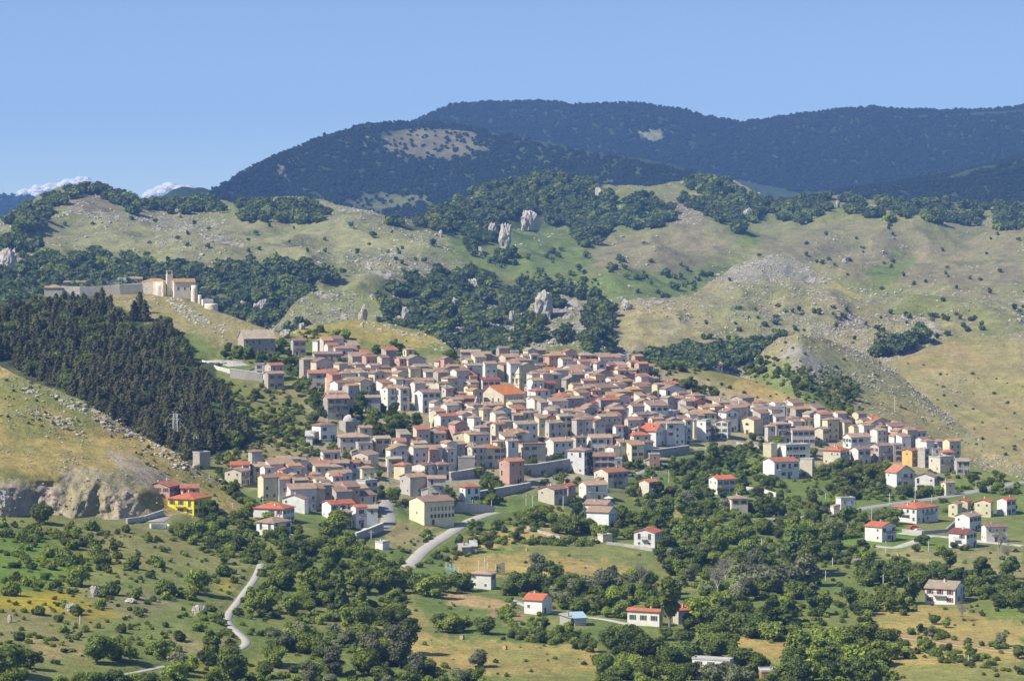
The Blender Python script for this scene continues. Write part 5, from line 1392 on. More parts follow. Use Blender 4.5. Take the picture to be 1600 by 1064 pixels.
def castle():
    p = hit(240, 460); root = bpy.data.objects.new('castle', None); COL.objects.link(root); root.location = p
    tag(root, 'long hilltop castle with curtain walls, round towers, tiled roofs and small belfry', 'castle')
    st, rf, rp = WALL['s'][1], ROOF['u'][1], ROOF['p'][1]
    st = wall_mat('castle_stone', (.62, .54, .44), True, .15)
    for pts in ([(70,447,16),(97,447,16),(125,448,15),(160,447,14),(187,445,15),(222,443,15)], [(187,448,11),(190,445,13),(222,442,16),(240,440,20),(256,440,23)]):
        wallstrip('curtain_wall', pts, 1.6, st, root=root)
    block(root, 69, 97, 450, 464, 8, WALL['c'][1], .1, 'h', rp, 'gatehouse')
    block(root, 100, 135, 441, 456, 5, WALL['c'][1], .15, 'g', rp, 'barrack_wing'); block(root, 196, 222, 436, 450, 5, WALL['c'][1], .15, 's', rp, 'service_wing'); block(root, 157, 169, 439, 452, 5, WALL['W'][1], .2, 'G', ROOF['l'][1], 'ruined_hall'); block(root, 170, 182, 440, 452, 5, WALL['W'][1], .2, 'G', ROOF['l'][1], 'ruined_hall'); block(root, 184, 197, 434, 450, 6, WALL['W'][1], .15, None, None, 'ruined_hall')
    o, W, H = block(root, 224, 262, 441, 458, 9, st, .2, 'h', rf, 'keep')
    for k in (-.25, .1, .35): obj('window', WIN['small'], o, (k * W, -4.5, H * .75))
    tower(root, 250, 443, 463, 10, st, taper=.93)
    o, W, H = block(root, 261, 270, 429, 462, 3.2, st, .3, None, None, 'belfry')
    b = MB()
    for x in (-W * .4, W * .4): b.box(x - .35, x + .35, -.5, .5, H, H + 1.8)
    b.box(-W / 2 - .1, W / 2 + .1, -.6, .6, H + 1.8, H + 2.3); obj('bell_arch', b.mesh('bell_arch', [st]), o)
    o, W, H = block(root, 272, 304, 441, 466, 9, st, .25, 'g', rf, 'palace_wing')
    for k in (-.3, 0, .3): obj('window', WIN['plain'], o, (k * W, -4.5, H * .6))
    tower(root, 303, 446, 472, 5.5, st); tower(root, 312, 461, 475, 3.5, st)
    block(root, 317, 333, 468, 478, 4, WALL['W'][1], .3, None, None, 'outwork'); tower(root, 329, 475, 484, 11, st, 'bastion', taper=.95)
castle()

# ------------------------------------------------------------------ poles, pylon and cables
def pole(u, v, hpx, kind='pole', label=None):
    p = hit(u, v); m = p[1] / F; H = hpx * m; b = MB(); b.bar((0, 0, -.5), (0, 0, H), .17, .11, 7)
    if kind == 'utility_pole': b.box(-1.1, 1.1, -.06, .06, H - .9, H - .76); [b.bar((x, 0, H - .76), (x, 0, H - .5), .06, .05, 5) for x in (-1, 0, 1)]
    if kind == 'street_lamp': b.bar((0, 0, H), (1.1, 0, H + .25), .07, .05, 5); b.box(.8, 1.5, -.14, .14, H + .18, H + .32)
    o = obj(kind, b.mesh(kind, [conc]), None, p, random.Random(u).uniform(-.5, .5))
    if label: tag(o, label, kind.replace('_', ' '))
    else: situate(o, {'utility_pole': 'pale concrete utility pole with crossarm', 'street_lamp': 'slim street lamp with short arm', 'pole': 'plain pale pole'}[kind], u, v - hpx / 2, kind.replace('_', ' '))
    return Vector(p) + Vector((0, 0, H))
def pylon():
    p = hit(274, 698); m = p[1] / F; H = 52 * m; b = MB(); s0, s1 = 1.15, .8
    n = 12; c = lambda k, t: ((s0 + (s1 - s0) * t) * (-1, 1, 1, -1)[k], (s0 + (s1 - s0) * t) * (-1, -1, 1, 1)[k], H * t)
    for k in range(4): b.bar(c(k, 0), c(k, 1), .13, .1, 5)
    for i in range(n):
        t0, t1 = i / n, (i + 1) / n
        for k in range(4): b.bar(c(k, t0), c((k + 1) % 4, t1), .06, .06, 4, cap=False); b.bar(c(k, t1), c((k + 1) % 4, t1), .06, .06, 4, cap=False)
    root = bpy.data.objects.new('power_pylon', None); COL.objects.link(root); root.location = p
    tag(root, 'tall lattice power pylon in front of the dark pine wood', 'pylon')
    obj('lattice_mast', b.mesh('lattice_mast', [steel]), root)
    for z in (H - .4, H - 2.4, H - 4.4):
        a = MB(); a.box(-2.6, 2.6, -.09, .09, z, z + .16); o = obj('crossarm', a.mesh('crossarm', [steel]), root)
        for x in (-2.4, 2.4): i = MB(); i.bar((x, 0, z), (x, 0, z - .7), .14, .1, 6); obj('insulator', i.mesh('insulator', [parap]), o)
    return Vector(p) + Vector((0, 0, H - 1))
def cable(a, c, sag, label):
    n = 24; b = MB(); pts = [a.lerp(c, i / n) - Vector((0, 0, sag * 4 * (i / n) * (1 - i / n))) for i in range(n + 1)]
    for i in range(n): b.bar(pts[i] - a, pts[i + 1] - a, .045, .045, 4, cap=False)
    o = obj('power_cable', b.mesh('power_cable', [steel]), None, tuple(a)); tag(o, label, 'cable')
pt = pylon()
p0 = hit(127, 632); p0 = Vector(p0) + Vector((0, 0, 4))
cable(p0, pt, 1.5, 'power cable from the left hill ridge to the pylon')
p1 = pole(307, 712, 30, 'utility_pole'); cable(pt, p1, 1, 'short power cable from the pylon down to the nearby pole')
U_ = [(411,800,24),(550,865,22),(580,842,14),(738,796,16),(768,796,14),(822,790,18),(1045,755,20),(1290,780,10),(1362,818,24),(1390,788,18),(1430,786,22),(1456,785,12),(1525,765,14),(1384,865,20),(1451,862,16),(1301,885,14),(1290,907,16),(1380,917,20),(1420,917,16),(1190,862,22),(1218,860,15),(125,975,14),(330,790,10),(364,795,10),(388,800,12),(1513,1035,12),(1250,735,14),(1398,645,26),(705,760,14),(1237,665,26)]
tops = [pole(*q, rg.choice(['utility_pole', 'pole', 'utility_pole'])) for q in U_]
cable(tops[17], tops[18], .8, 'thin cable between the two poles behind the red-shuttered house')
for q in ((880,795,20),(832,792,18),(645,745,10),(720,738,12),(1170,700,12),(1570,806,12)): pole(*q, 'street_lamp')
gn, t, b = mat('green_court_net', .8); b.inputs['Base Color'].default_value = (.12, .24, .20, 1); b.inputs['Alpha'].default_value = .55
# ball court nets by the pump house
def net(u0, v0, u1, v1, hpx, label):
    a = Vector(hit(u0, v0)); c = Vector(hit(u1, v1)); H = hpx * a.y / F; root = bpy.data.objects.new('court_fence', None); COL.objects.link(root); root.location = a; tag(root, label, 'fence')
    d = c - a; b = MB(); b.face([(0, 0, .1), (d.x, d.y, d.z + .1), (d.x, d.y, d.z + H), (0, 0, H)]); obj('netting', b.mesh('netting', [gn]), root)
    for k in range(4):
        q = d * k / 3; pb = MB(); pb.bar((q.x, q.y, q.z - .3), (q.x, q.y, q.z + H + .1), .08); obj('post', pb.mesh('post', [steel]), root)
net(697, 896, 716, 903, 18, 'tall green netting fence left of the pump house'); net(775, 897, 789, 894, 16, 'tall green netting fence right of the pump house')
for q in ((748,897,22),(757,894,24),(762,897,20)): pole(*q, 'pole')

# ------------------------------------------------------------------ cars, bales, sheds, parasol
def car(u, v, colr, rz, label):
    p = hit(u, v)
    m_, t, b = mat(label.split()[0] + '_car_paint', .35); b.inputs['Base Color'].default_value = (*colr, 1)
    root = bpy.data.objects.new('parked_car', None); COL.objects.link(root); root.location = (p[0], p[1], p[2] + .3); root.rotation_euler = (0, 0, rz); tag(root, label, 'car')
    b = MB(); prof = [(-2.1, .35), (2.1, .35), (2.15, .75), (1.25, .92), (.7, 1.42), (-1.0, 1.45), (-1.75, .98), (-2.12, .85)]
    for s in (-1, 1): b.face([(x, s * .85 if z < 1 else s * .7, z) for x, z in (prof if s > 0 else prof[::-1])])
    for i in range(8):
        (x0, z0), (x1, z1) = prof[i], prof[(i + 1) % 8]; w0, w1 = (.85 if z0 < 1 else .7), (.85 if z1 < 1 else .7); b.face([(x0, -w0, z0), (x1, -w1, z1), (x1, w1, z1), (x0, w0, z0)])
    obj('body', b.mesh('body', [m_]), root)
    g = MB()
    for s in (-1, 1): g.face([(-1.45, s * .84, 1.0), (1.05, s * .84, .98), (.62, s * .74, 1.38), (-.95, s * .74, 1.4)])
    g.face([(1.24, -.78, .95), (1.24, .78, .95), (.74, .68, 1.4), (.74, -.68, 1.4)]); obj('windows', g.mesh('windows', [gl]), root)
    for x in (-1.35, 1.3):
        for s in (-1, 1): wb = MB(); wb.bar((x, s * .68, .32), (x, s * .9, .32), .32, .32, 10); obj('wheel', wb.mesh('wheel', [iron]), root)
for q in ((560,838,(.1,.11,.13),.4,'dark parked car on the street below the lower left terraces'), (574,832,(.6,.6,.6),.4,'silver parked car on the street below the lower left terraces'), (1428,827,(.7,.05,.04),.2,'red parked car in the yard of the broad villa'),
          (1436,832,(.75,.75,.74),.1,'white parked car in the yard of the broad villa'), (1257,642,(.7,.7,.7),1.2,'white parked car at the foot of the steep village street'), (1270,631,(.08,.08,.1),1.2,'dark parked car halfway up the steep village street'), (505,822,(.1,.1,.12),.3,'dark parked car beside the long red-roofed white house'), (455,842,(.7,.7,.68),.2,'white parked car below the lower white villa')): car(*q)
hay, t, b = mat('hay', .95); t.links.new(mix(t, noise(t, None, 9, 4), (.36, .27, .13), (.52, .42, .24)), b.inputs['Base Color'])
for u, v, r_, lb in ((717,927,3.4,'round hay bale at the edge of the stubble field'), (722,998,3.2,'round hay bale left of the egg-shaped field\'s dark tree'), (789,1014,3.2,'round hay bale alone in the golden field'), (823,860,2,'small round hay bale in the field by the lane'), (1403,868,2,'small pale hay bale near the valley villas')):
    p = hit(u, v); r = r_ * p[1] / F; b = MB(); b.bar((-r * .9, 0, r * .95), (r * .9, 0, r * .95), r, r, 18); b.bar((-r * .9, 0, r * .95), (-r * .92, 0, r * .95), r, r * .2, 18)
    tag(obj('hay_bale', b.mesh('hay_bale', [hay]), None, p, 1.1 + u % 1), lb.replace("left of the egg-shaped field's dark tree", 'beside the dark round trees'), 'hay bale')
blue, t, b = mat('pale_blue_sheet', .6); b.inputs['Base Color'].default_value = (.30, .42, .50, 1)
for a in ((893,898,916,978,8,'s','f','b','low blue-roofed shed beside the vegetable plot'), (1308,1311,1336,793,9,'f','f','w','')):
    if a[8]: 
        o = house(*a[:4], a[4], a[5], a[6], a[7], 'n', label=a[8], name='shed', minh=5, cat='shed')
        for c in o.children:
            if c.name.startswith('roof'): c.data.materials[0] = blue
house(718, 722, 733, 866, 6, 's', 'f', 's', 'n', label='small grey shed with sloping roof among field bushes', name='shed', minh=5, cat='shed')
house(733, 735, 745, 864, 5, 's', 'f', 's', 'n', label='dark lean-to shed beside the field bushes near the lane', name='shed', minh=4, cat='shed')
house(592, 598, 605, 859, 5, 'f', 'f', 'W', 'n', label='tiny white hut on the slope left of the lane', name='shed', minh=4, cat='shed')
house(935, 942, 957, 847, 7, 'f', 'f', 'c', 'n', label='flat-roofed garden shed left of the orchard villa', name='shed', minh=6, cat='shed')
house(880, 892, 900, 978, 5, 's', 'f', 'g', 'n', label='low grey hutch left of the blue-roofed shed', name='shed', minh=4, cat='shed')
house(1187, 1190, 1215, 1064, 10, 'f', 'f', 't', 'n', label='low brown shed right of the white flat-roofed valley house', name='shed', minh=6, cat='shed')
house(1182, 1188, 1212, 553, 10, 'f', 'f', 'W', '', label='white house high on the right hill crest among trees', name='white_house', minh=8)
def parasol():
    p = hit(951, 786); b = MB(); b.bar((0, 0, -.2), (0, 0, 2.4), .05); root = bpy.data.objects.new('parasol', None); COL.objects.link(root); root.location = p; tag(root, 'open white parasol above the long white villa', 'parasol')
    obj('pole', b.mesh('pole', [iron]), root); c = MB(); c.bar((0, 0, 2.2), (0, 0, 3.1), 2.3, .05, 8, cap=False); obj('canopy', c.mesh('canopy', [parap]), root)
parasol()
# crags one can point to
def crag(u, v, wpx, hpx, label, seed, only=None, sink=.25):
    p = hit(u, v, only); m = p[1] / F; n = np.random.default_rng(seed); V, Fc = ico(4); V = V.copy()
    for i in range(26):
        d = n.normal(size=3); d[2] *= .5; d /= np.linalg.norm(d); c = n.uniform(.55, .9); V = V - np.outer(np.maximum(V @ d - c, 0), d)
    q = ridged(V[:, 0] * 4 + V[:, 1] * 3 + seed, V[:, 2] * 1.6, 4, seed); V = V * (1 + .26 * q[:, None] + .1 * fbm(V[:, 0] * 9 + V[:, 1] * 7, V[:, 2] * 8, 3, seed)[:, None]); V[:, 2] += .25 * np.abs(vn(V[:, 0] * 3.1, V[:, 1] * 3.1 + seed, 3))
    V = V * np.array([wpx * m / 2, wpx * m / 2.4, hpx * m * .62]); me = bpy.data.meshes.new('limestone_crag'); me.from_pydata(V.tolist(), [], Fc.tolist()); me.materials.append(ROCK); me.update()
    o = obj('limestone_crag', me, None, (p[0], p[1] + wpx * m * .2, p[2] + hpx * m * .35)); tag(o, label, 'rock')
for q in ((790,388,26,38,'tall pale limestone pinnacle left of the broad white crag in the wood'), (828,362,38,30,'broad white crag standing in the far wood'), (768,372,14,24,'narrow white rock blade left of the tall pinnacle'), (751,400,9,16,'small white rock tooth below the pinnacles'), (688,370,8,11,'lone white rock in the far meadow'),
          (568,500,17,22,'square grey rock stack on the golden ridge behind the village'), (12,418,36,30,'big white limestone outcrop at the far left'), (737,462,22,24,'white crag in the wooded slope above the village'), (632,502,14,22,'pale rock face low in the wooded slope'), (712,482,16,18,'whitish crag in the middle of the wooded slope'), (410,490,26,22,'white rocks in the scrub behind the castle'),
          (378,484,14,14,'small pale crag left of the white scrub rocks'), (92,412,11,13,'white rock among trees beyond the castle'), (120,414,9,11,'second white rock among trees beyond the castle'), (445,528,22,12,'flat pale boulder on the saddle left of the village'), (472,515,12,10,'small pale crag on the saddle'), (147,932,16,18,'upright grey boulder in the foreground meadow'), (92,872,14,8,'white boulder beside a dark bush in the foreground'),
          (15,972,9,12,'thin pale standing rock at the left edge'), (310,962,26,16,'grey rock face between shrubs left of the white path'), (110,955,18,12,'small broken rocks in the foreground meadow'), (205,942,22,7,'low rock shelf in the foreground meadow'), (1170,345,20,20,'white crag below the round wood on the far hill'), (935,310,16,16,'pale rocks in a clearing of the far wood'), (980,485,22,16,'white crag on the right middle hill'),
          (850,500,40,40,'steep pink-white rock face of the knoll above the village'), (800,505,14,18,'white crag left of the rocky knoll'), (1310,325,8,12,'small white rock on the far right ridge'), (275,462,16,12,'grey rock under the castle wall'), (0,795,46,30,'dark split rock at the left edge of the quarry cliff'), (1320,412,12,7,'small pale outcrop on the far right slope')):
    crag(*q, int(q[0]) + 3, None)

# ------------------------------------------------------------------ pines of the castle wood
PW = [(-120,500),(0,500),(40,494),(70,488),(120,485),(150,484),(170,489),(182,508),(200,520),(222,536),(258,520),(285,545),(292,572),(315,602),(340,620),(360,645),(380,670),(388,690),(375,700),(340,704),(318,712),(290,716),(265,704),(230,686),(190,664),(160,648),(125,622),(90,606),(50,590),(20,575),(0,565),(-120,520)]
rg = random.Random(77); cand = []
for u, v in rand_in(PW, 5200, rg):
    p = hit(u, v, ('G',))
    if p is None: continue
    if any((p[0] - a[0]) ** 2 + (p[1] - a[1]) ** 2 < 11.5 for a in cand) or fbm(np.float64(p[0] / 9), np.float64(p[1] / 14), 3, 5) < -.42: continue
    if (v > 545 and abs(u - 122) < 7 and abs(v - 557) < 12): continue
    cand.append((p[0], p[1], p[2], rg.uniform(3.9, 6.2), u, v))
FREE = {(219,489),(226,501),(258,515),(262,524),(152,480),(160,482)}
cand += [(*hit(u, v), s, u, v) for u, v, s in ((219,489,5.5),(226,501,6.5),(210,500,5.5),(193,515,5),(258,515,5),(262,524,5.5),(152,480,6.5),(160,482,5.5))]
front = sorted(cand, key=lambda c: -(F / c[1]) * c[3])
wood = [c for c in front if c[4] > -40 and (c[4], c[5]) not in FREE][:282] + [c for c in front if (c[4], c[5]) in FREE]; ids = set(map(id, wood)); rest = [c for c in front if id(c) not in ids]
for c in wood:
    root = bpy.data.objects.new('pine_tree', None); COL.objects.link(root); root.location = (c[0], c[1], c[2]); root.rotation_euler = (0, 0, rg.uniform(0, 6.3)); s = c[3]; root.scale = (s, s, s * rg.uniform(.58, 1.12)); root.rotation_euler[0] = rg.uniform(-.05, .05)
    obj('trunk', TRKP, root); obj('crown', rg.choice(PINE), root, (0, 0, .05))
    if (c[4], c[5]) in FREE: situate(root, 'dark pine standing free on the castle slope', c[4], c[5], 'tree'); continue
    tag(root, 'dark pine crowded in the wood on the castle hill slope', 'tree', 'pines of the dark wood below the castle')
scatter('pine_wood', [(c[0], c[1], c[2], c[3], rg.uniform(0, 6.3), rg.choice((0, 1, 2, 3)) if rg.random() > .14 else 4) for c in rest], PINE + [CR[('round', 'dark')][0]], 'dark pine wood filling the castle hill slope behind the nearest pines', 'wood')
print('PINES', len(cand))

# ------------------------------------------------------------------ broadleaved trees
TREES = []   # u, v, width px, shape, leaf, manual
MT = '''65 818 44 round dark
308 928 50 round green
120 915 44 wide green
150 1035 56 round dark
187 1032 58 wide green
228 1038 62 round dark
252 1028 46 round green
12 1055 76 round dark
48 1045 44 round dark
640 1020 40 egg dark
747 1042 36 round grey
757 990 44 round dark
703 988 46 wide green
686 978 32 round dark
725 985 34 round green
672 932 52 wide green
655 925 44 round dark
695 925 40 round green
632 905 30 round green
722 922 46 wide dark
545 980 44 round green
572 985 48 round dark
600 975 44 wide green
620 965 34 round green
450 1016 50 wide grey
425 1012 38 round grey
490 1020 46 round dark
360 1066 60 round green
520 880 46 round green
545 868 42 wide green
500 862 34 round green
478 870 36 round green
530 835 52 round bright
570 905 30 round green
505 930 34 round green
440 920 46 wide green
415 955 40 round green
560 925 36 round green
592 925 30 round dark
615 938 30 wide green
455 960 40 round green
480 945 36 wide green
285 842 36 wide green
310 838 34 round green
272 836 26 round dark
345 828 32 round green
372 820 34 wide green
388 806 30 round green
330 806 28 round dark
420 845 28 round green
400 870 30 round green
375 858 34 wide green
350 850 30 round green
350 880 26 round green
990 822 34 wide dark
972 815 32 round bright
1010 815 30 round green
1030 812 26 round dark
898 808 22 egg dark
890 835 44 wide green
912 832 30 round green
935 838 28 wide green
850 812 30 round bright
835 820 40 wide bright
820 815 26 round green
777 828 22 round dark
768 812 18 round dark
765 858 20 round green
702 800 26 egg green
958 842 26 round green
985 842 30 wide green
1045 870 42 round dark
1060 862 34 wide green
1075 875 34 round green
1036 880 32 round dark
1100 840 36 round green
1118 862 40 wide green
1145 850 40 round bright
1170 870 36 round green
1240 895 60 egg dark
1255 915 62 round grey
1215 925 70 wide grey
1180 915 60 wide grey
1160 935 50 round grey
1265 900 46 egg green
1200 890 40 wide dark
1245 935 40 wide green
1085 895 36 round green
1110 885 36 wide green
1060 915 30 wide green
1010 935 30 round dark
1035 945 28 round dark
980 930 34 wide green
960 945 40 round bright
930 940 40 wide green
915 925 44 wide grey
950 918 44 wide grey
975 920 40 wide grey
890 920 40 round dark
865 930 44 wide dark
840 925 40 round green
815 925 46 wide dark
795 930 34 round dark
850 950 40 wide green
880 955 44 round green
905 958 40 wide dark
940 968 36 round dark
970 965 36 wide green
1046 985 34 tall green
1040 1000 30 round dark
1095 975 60 wide bright
1120 985 56 wide green
1145 990 56 wide dark
1175 995 60 wide dark
1205 1000 50 wide green
1075 985 34 round dark
1130 960 56 wide bright
1165 970 50 wide bright
1195 975 40 round green
965 1020 60 wide dark
990 1010 50 wide green
1010 1030 60 round dark
1040 1045 56 wide dark
1075 1040 60 round dark
1110 1030 56 wide dark
980 1050 50 wide green
945 1055 46 round dark
1010 1064 54 wide green
1060 1070 44 round green
1125 1068 60 wide grey
1155 1075 50 wide grey
1160 1045 44 round dark
1185 1050 40 wide dark
1260 1030 50 wide green
1240 1045 46 round dark
1290 1020 60 wide green
1325 1035 70 round green
1360 1040 70 wide bright
1385 1015 44 round green
1345 1010 60 wide green
1300 1050 60 round dark
1375 1060 40 round bright
1270 1064 50 wide green
1225 1064 46 wide green
1340 945 40 wide green
1355 955 34 round dark
1385 945 36 wide green
1400 955 44 wide bright
1425 945 28 egg dark
1355 915 44 wide dark
1375 905 40 round green
1400 915 50 wide dark
1425 910 44 wide dark
1440 920 40 round green
1470 905 40 wide dark
1495 915 36 round dark
1520 930 40 wide dark
1540 935 34 round green
1560 950 30 round dark
1575 945 34 wide green
1595 955 36 round dark
1325 828 30 egg dark
1310 835 26 round green
1395 818 34 round dark
1345 830 20 round bright
1290 870 28 round dark
1335 870 28 wide dark
1355 878 34 round green
1440 852 26 round dark
1432 862 18 round green
1470 866 22 round bright
1460 975 22 round dark
1478 980 18 round green
1564 1010 26 round grey
1590 1028 30 round dark
1515 800 24 round green
1560 842 22 wide green
1300 800 30 wide green
1270 815 30 round green
1490 856 14 round dark
1510 860 14 round green
1580 800 22 round dark
1440 765 30 round dark
1460 768 26 round dark
1482 772 30 wide dark
1418 775 26 round dark
1556 745 14 round dark
1520 755 24 round dark
1505 770 26 wide dark
1360 748 30 round green
1372 738 24 round heather
1345 712 14 round heather
1310 752 30 wide dark
1290 745 26 round green
1205 760 26 round dark
965 668 20 egg dark
943 655 20 egg dark
930 685 18 round green
962 690 20 round green
832 622 14 round dark
858 632 16 round dark
878 572 10 round dark
888 592 14 round dark
505 770 12 egg dark
585 730 22 round dark
592 745 16 round green
700 790 26 round green
695 772 24 round bright
620 798 26 egg dark
635 790 18 round dark
600 808 20 round green
595 768 14 round green
780 690 30 wide green
815 688 26 wide green
1000 770 18 egg dark
1015 785 22 round dark
985 775 22 round green
1093 775 20 round green
655 700 20 round dark
545 708 22 round dark
520 700 14 round green
505 650 24 wide dark
490 660 22 round dark
'''
for ln in MT.strip().splitlines():
    q = ln.split(); TREES.append((float(q[0]), float(q[1]), float(q[2]), q[3], q[4], True))
BELT = [([(400,860),(440,850),(520,860),(600,880),(640,900),(640,960),(560,975),(470,970),(400,980),(385,940)], 95, (20,32), 'green dark green bright'),
 ([(275,835),(322,812),(392,800),(400,850),(340,850),(270,832)], 30, (16,26), 'green dark bright'),
 ([(400,810),(470,835),(540,850),(600,862),(600,875),(480,862),(400,850)], 28, (18,28), 'green bright green'),
 ([(330,1020),(420,1000),(560,1000),(640,1020),(760,1064),(800,1090),(0,1090),(0,1064),(200,1060),(290,1050)], 95, (28,46), 'green green bright grey dark'),
 ([(785,930),(840,900),(900,900),(1000,905),(1060,930),(1050,968),(960,965),(800,945)], 60, (22,34), 'green dark grey bright'),
 ([(1010,830),(1060,800),(1180,790),(1290,800),(1320,850),(1290,900),(1260,945),(1120,940),(1040,900),(1030,860)], 200, (18,30), 'green dark green grey bright'),
 ([(1060,945),(1240,960),(1240,1000),(1100,985)], 40, (26,36), 'green dark'),
 ([(930,1000),(1130,1000),(1220,1040),(1230,1080),(930,1080)], 60, (30,44), 'dark green dark'),
 ([(1230,990),(1390,1000),(1400,1064),(1380,1090),(1230,1090)], 50, (30,46), 'green bright dark'),
 ([(1340,885),(1460,890),(1600,905),(1600,960),(1540,940),(1460,920),(1340,918)], 55, (20,32), 'dark green dark'),
 ([(1230,955),(1330,930),(1420,935),(1440,960),(1350,965),(1250,990)], 20, (20,32), 'green dark'),
 ([(1290,870),(1350,860),(1370,880),(1340,890),(1290,880)], 10, (16,24), 'dark green'),
 ([(1240,830),(1330,810),(1390,800),(1400,825),(1310,850),(1240,860)], 26, (14,24), 'green dark bright'),
 ([(1090,785),(1200,770),(1300,790),(1350,800),(1300,815),(1100,812)], 60, (14,24), 'green bright dark heather'),
 ([(1040,738),(1085,715),(1130,705),(1168,700),(1165,735),(1180,765),(1110,768),(1060,768)], 60, (14,22), 'dark green dark'),
 ([(1180,720),(1200,735),(1200,765),(1180,768)], 8, (12,18), 'green'),
 ([(1275,735),(1330,725),(1400,735),(1400,762),(1360,790),(1290,785),(1270,760)], 55, (14,22), 'green bright dark heather'),
 ([(1400,765),(1500,762),(1560,750),(1600,755),(1590,775),(1500,770),(1420,785)], 26, (14,22), 'dark green'),
 ([(545,650),(570,632),(600,640),(640,655),(662,672),(655,697),(600,694),(560,676)], 46, (16,24), 'dark green dark'),
 ([(395,548),(420,540),(432,560),(475,560),(520,575),(550,570),(572,585),(560,598),(525,596),(470,592),(430,582),(395,572)], 52, (13,20), 'dark green dark'),
 ([(343,560),(360,545),(395,550),(392,572),(350,575)], 14, (13,18), 'dark green'),
 ([(425,545),(440,530),(460,545),(452,560)], 8, (11,15), 'dark green'),
 ([(462,520),(500,518),(545,530),(540,540),(480,535)], 12, (12,17), 'dark green bright'),
 ([(580,550),(608,538),(650,552),(655,578),(620,582),(590,574)], 26, (14,20), 'dark green'),
 ([(690,545),(715,555),(725,585),(700,580)], 10, (12,17), 'dark green'),
 ([(750,560),(785,555),(790,568),(765,572)], 8, (12,16), 'green dark'),
 ([(732,575),(745,582),(748,592),(735,592)], 5, (10,14), 'dark'),
 ([(775,585),(800,580),(800,592)], 3, (9,12), 'green'),
 ([(1000,590),(1020,585),(1030,600),(1010,605)], 7, (13,17), 'green'),
 ([(990,570),(1060,560),(1120,560),(1180,560),(1200,580),(1180,592),(1130,580),(1080,580),(1040,588),(1000,580)], 60, (11,18), 'dark green dark bright'),
 ([(1050,592),(1080,600),(1120,620),(1150,640),(1130,645),(1090,630),(1050,610)], 34, (13,18), 'dark green'),
 ([(1040,555),(1090,545),(1140,552),(1180,545),(1190,556),(1100,565),(1050,565)], 26, (11,16), 'dark green grey'),
 ([(1200,588),(1240,580),(1290,600),(1320,590),(1345,612),(1330,640),(1300,640),(1280,620),(1230,602)], 46, (12,18), 'dark green'),
 ([(1290,625),(1330,640),(1350,655),(1330,665),(1300,650)], 18, (12,18), 'dark green bright'),
 ([(1340,655),(1380,670),(1390,690),(1375,690),(1345,670)], 12, (8,13), 'dark green'),
 ([(1205,640),(1240,630),(1250,650),(1225,660)], 8, (11,15), 'green dark'),
 ([(735,778),(752,742),(775,744),(793,772),(775,792),(742,800)], 20, (13,20), 'green bright dark'),
 ([(820,722),(890,738),(925,755),(900,762),(840,755),(825,745)], 14, (8,15), 'heather bright green'),
 ([(960,690),(1000,720),(1040,735),(1010,755),(985,745),(965,720)], 20, (12,18), 'green dark'),
 ([(980,760),(1060,765),(1100,790),(1040,800),(990,790)], 22, (14,20), 'green dark heather'),
 ([(1160,690),(1200,705),(1190,720),(1150,705)], 8, (11,15), 'dark green'),
 ([(350,640),(420,620),(490,640),(500,680),(470,700),(420,680),(380,660)], 30, (9,16), 'green dark heather'),
 ([(455,595),(500,590),(520,620),(545,640),(510,655),(470,625)], 28, (12,18), 'dark green'),
 ([(330,700),(380,700),(420,720),(380,735),(340,725)], 16, (9,15), 'bright green'),
 ([(335,735),(360,740),(380,780),(420,790),(400,800),(350,770)], 22, (10,17), 'green dark'),
 ([(380,640),(420,690),(400,700),(350,650),(330,600),(350,600)], 20, (11,16), 'green bright dark'),
 ([(520,715),(560,705),(560,716),(525,725)], 5, (10,13), 'dark'),
 ([(480,705),(560,700),(580,712),(480,716)], 6, (7,11), 'green'),
 ([(545,800),(620,770),(630,800),(600,815),(560,815)], 6, (9,14), 'green dark'),
 ([(200,800),(240,790),(235,805),(205,812)], 6, (10,14), 'green'),
 ([(620,880),(660,860),(660,830),(700,850),(730,840),(720,870),(660,890)], 14, (9,16), 'green dark'),
 ([(730,830),(830,800),(880,790),(880,830),(800,850),(740,860)], 34, (12,20), 'green bright heather'),
 ([(800,845),(880,842),(930,845),(940,855),(820,852)], 20, (9,14), 'dark green'),
 ([(900,790),(960,800),(1040,800),(1060,830),(1000,840),(930,835),(880,820)], 36, (15,22), 'green dark'),
 ([(800,978),(880,985),(930,1000),(930,1020),(840,1005),(790,995)], 24, (14,22), 'green dark'),
 ([(780,960),(800,955),(800,975),(780,975)], 5, (12,16), 'green'),
 ([(1380,1000),(1460,1010),(1560,1030),(1560,1040),(1400,1020)], 14, (12,20), 'green dark'),
 ([(1400,990),(1470,985),(1500,1000),(1430,1005)], 8, (12,18), 'dark grey'),
 ([(560,945),(620,960),(640,985),(600,985)], 10, (16,24), 'green dark')]
rg = random.Random(3)
for P, n, (a, c), mt_ in BELT:
    ms = mt_.split()
    for u, v in rand_in(P, int(n * .66), rg):
        if u > 520 and v < 860 and any(abs(u - q[0]) < 5 and 0 < v - q[1] < 9 for q in TREES[:0]): continue
        TREES.append((u, v, rg.uniform(a, c), rg.choice(['round', 'wide', 'round', 'egg']), rg.choice(ms), False))
HOUSEPTS = [(x, y, r) for x, y, r in PLACED]
RQ = np.vstack([np.column_stack([Q[:, :2], np.full(len(Q), wd)]) for _, Q, wd, _2 in ROADC])
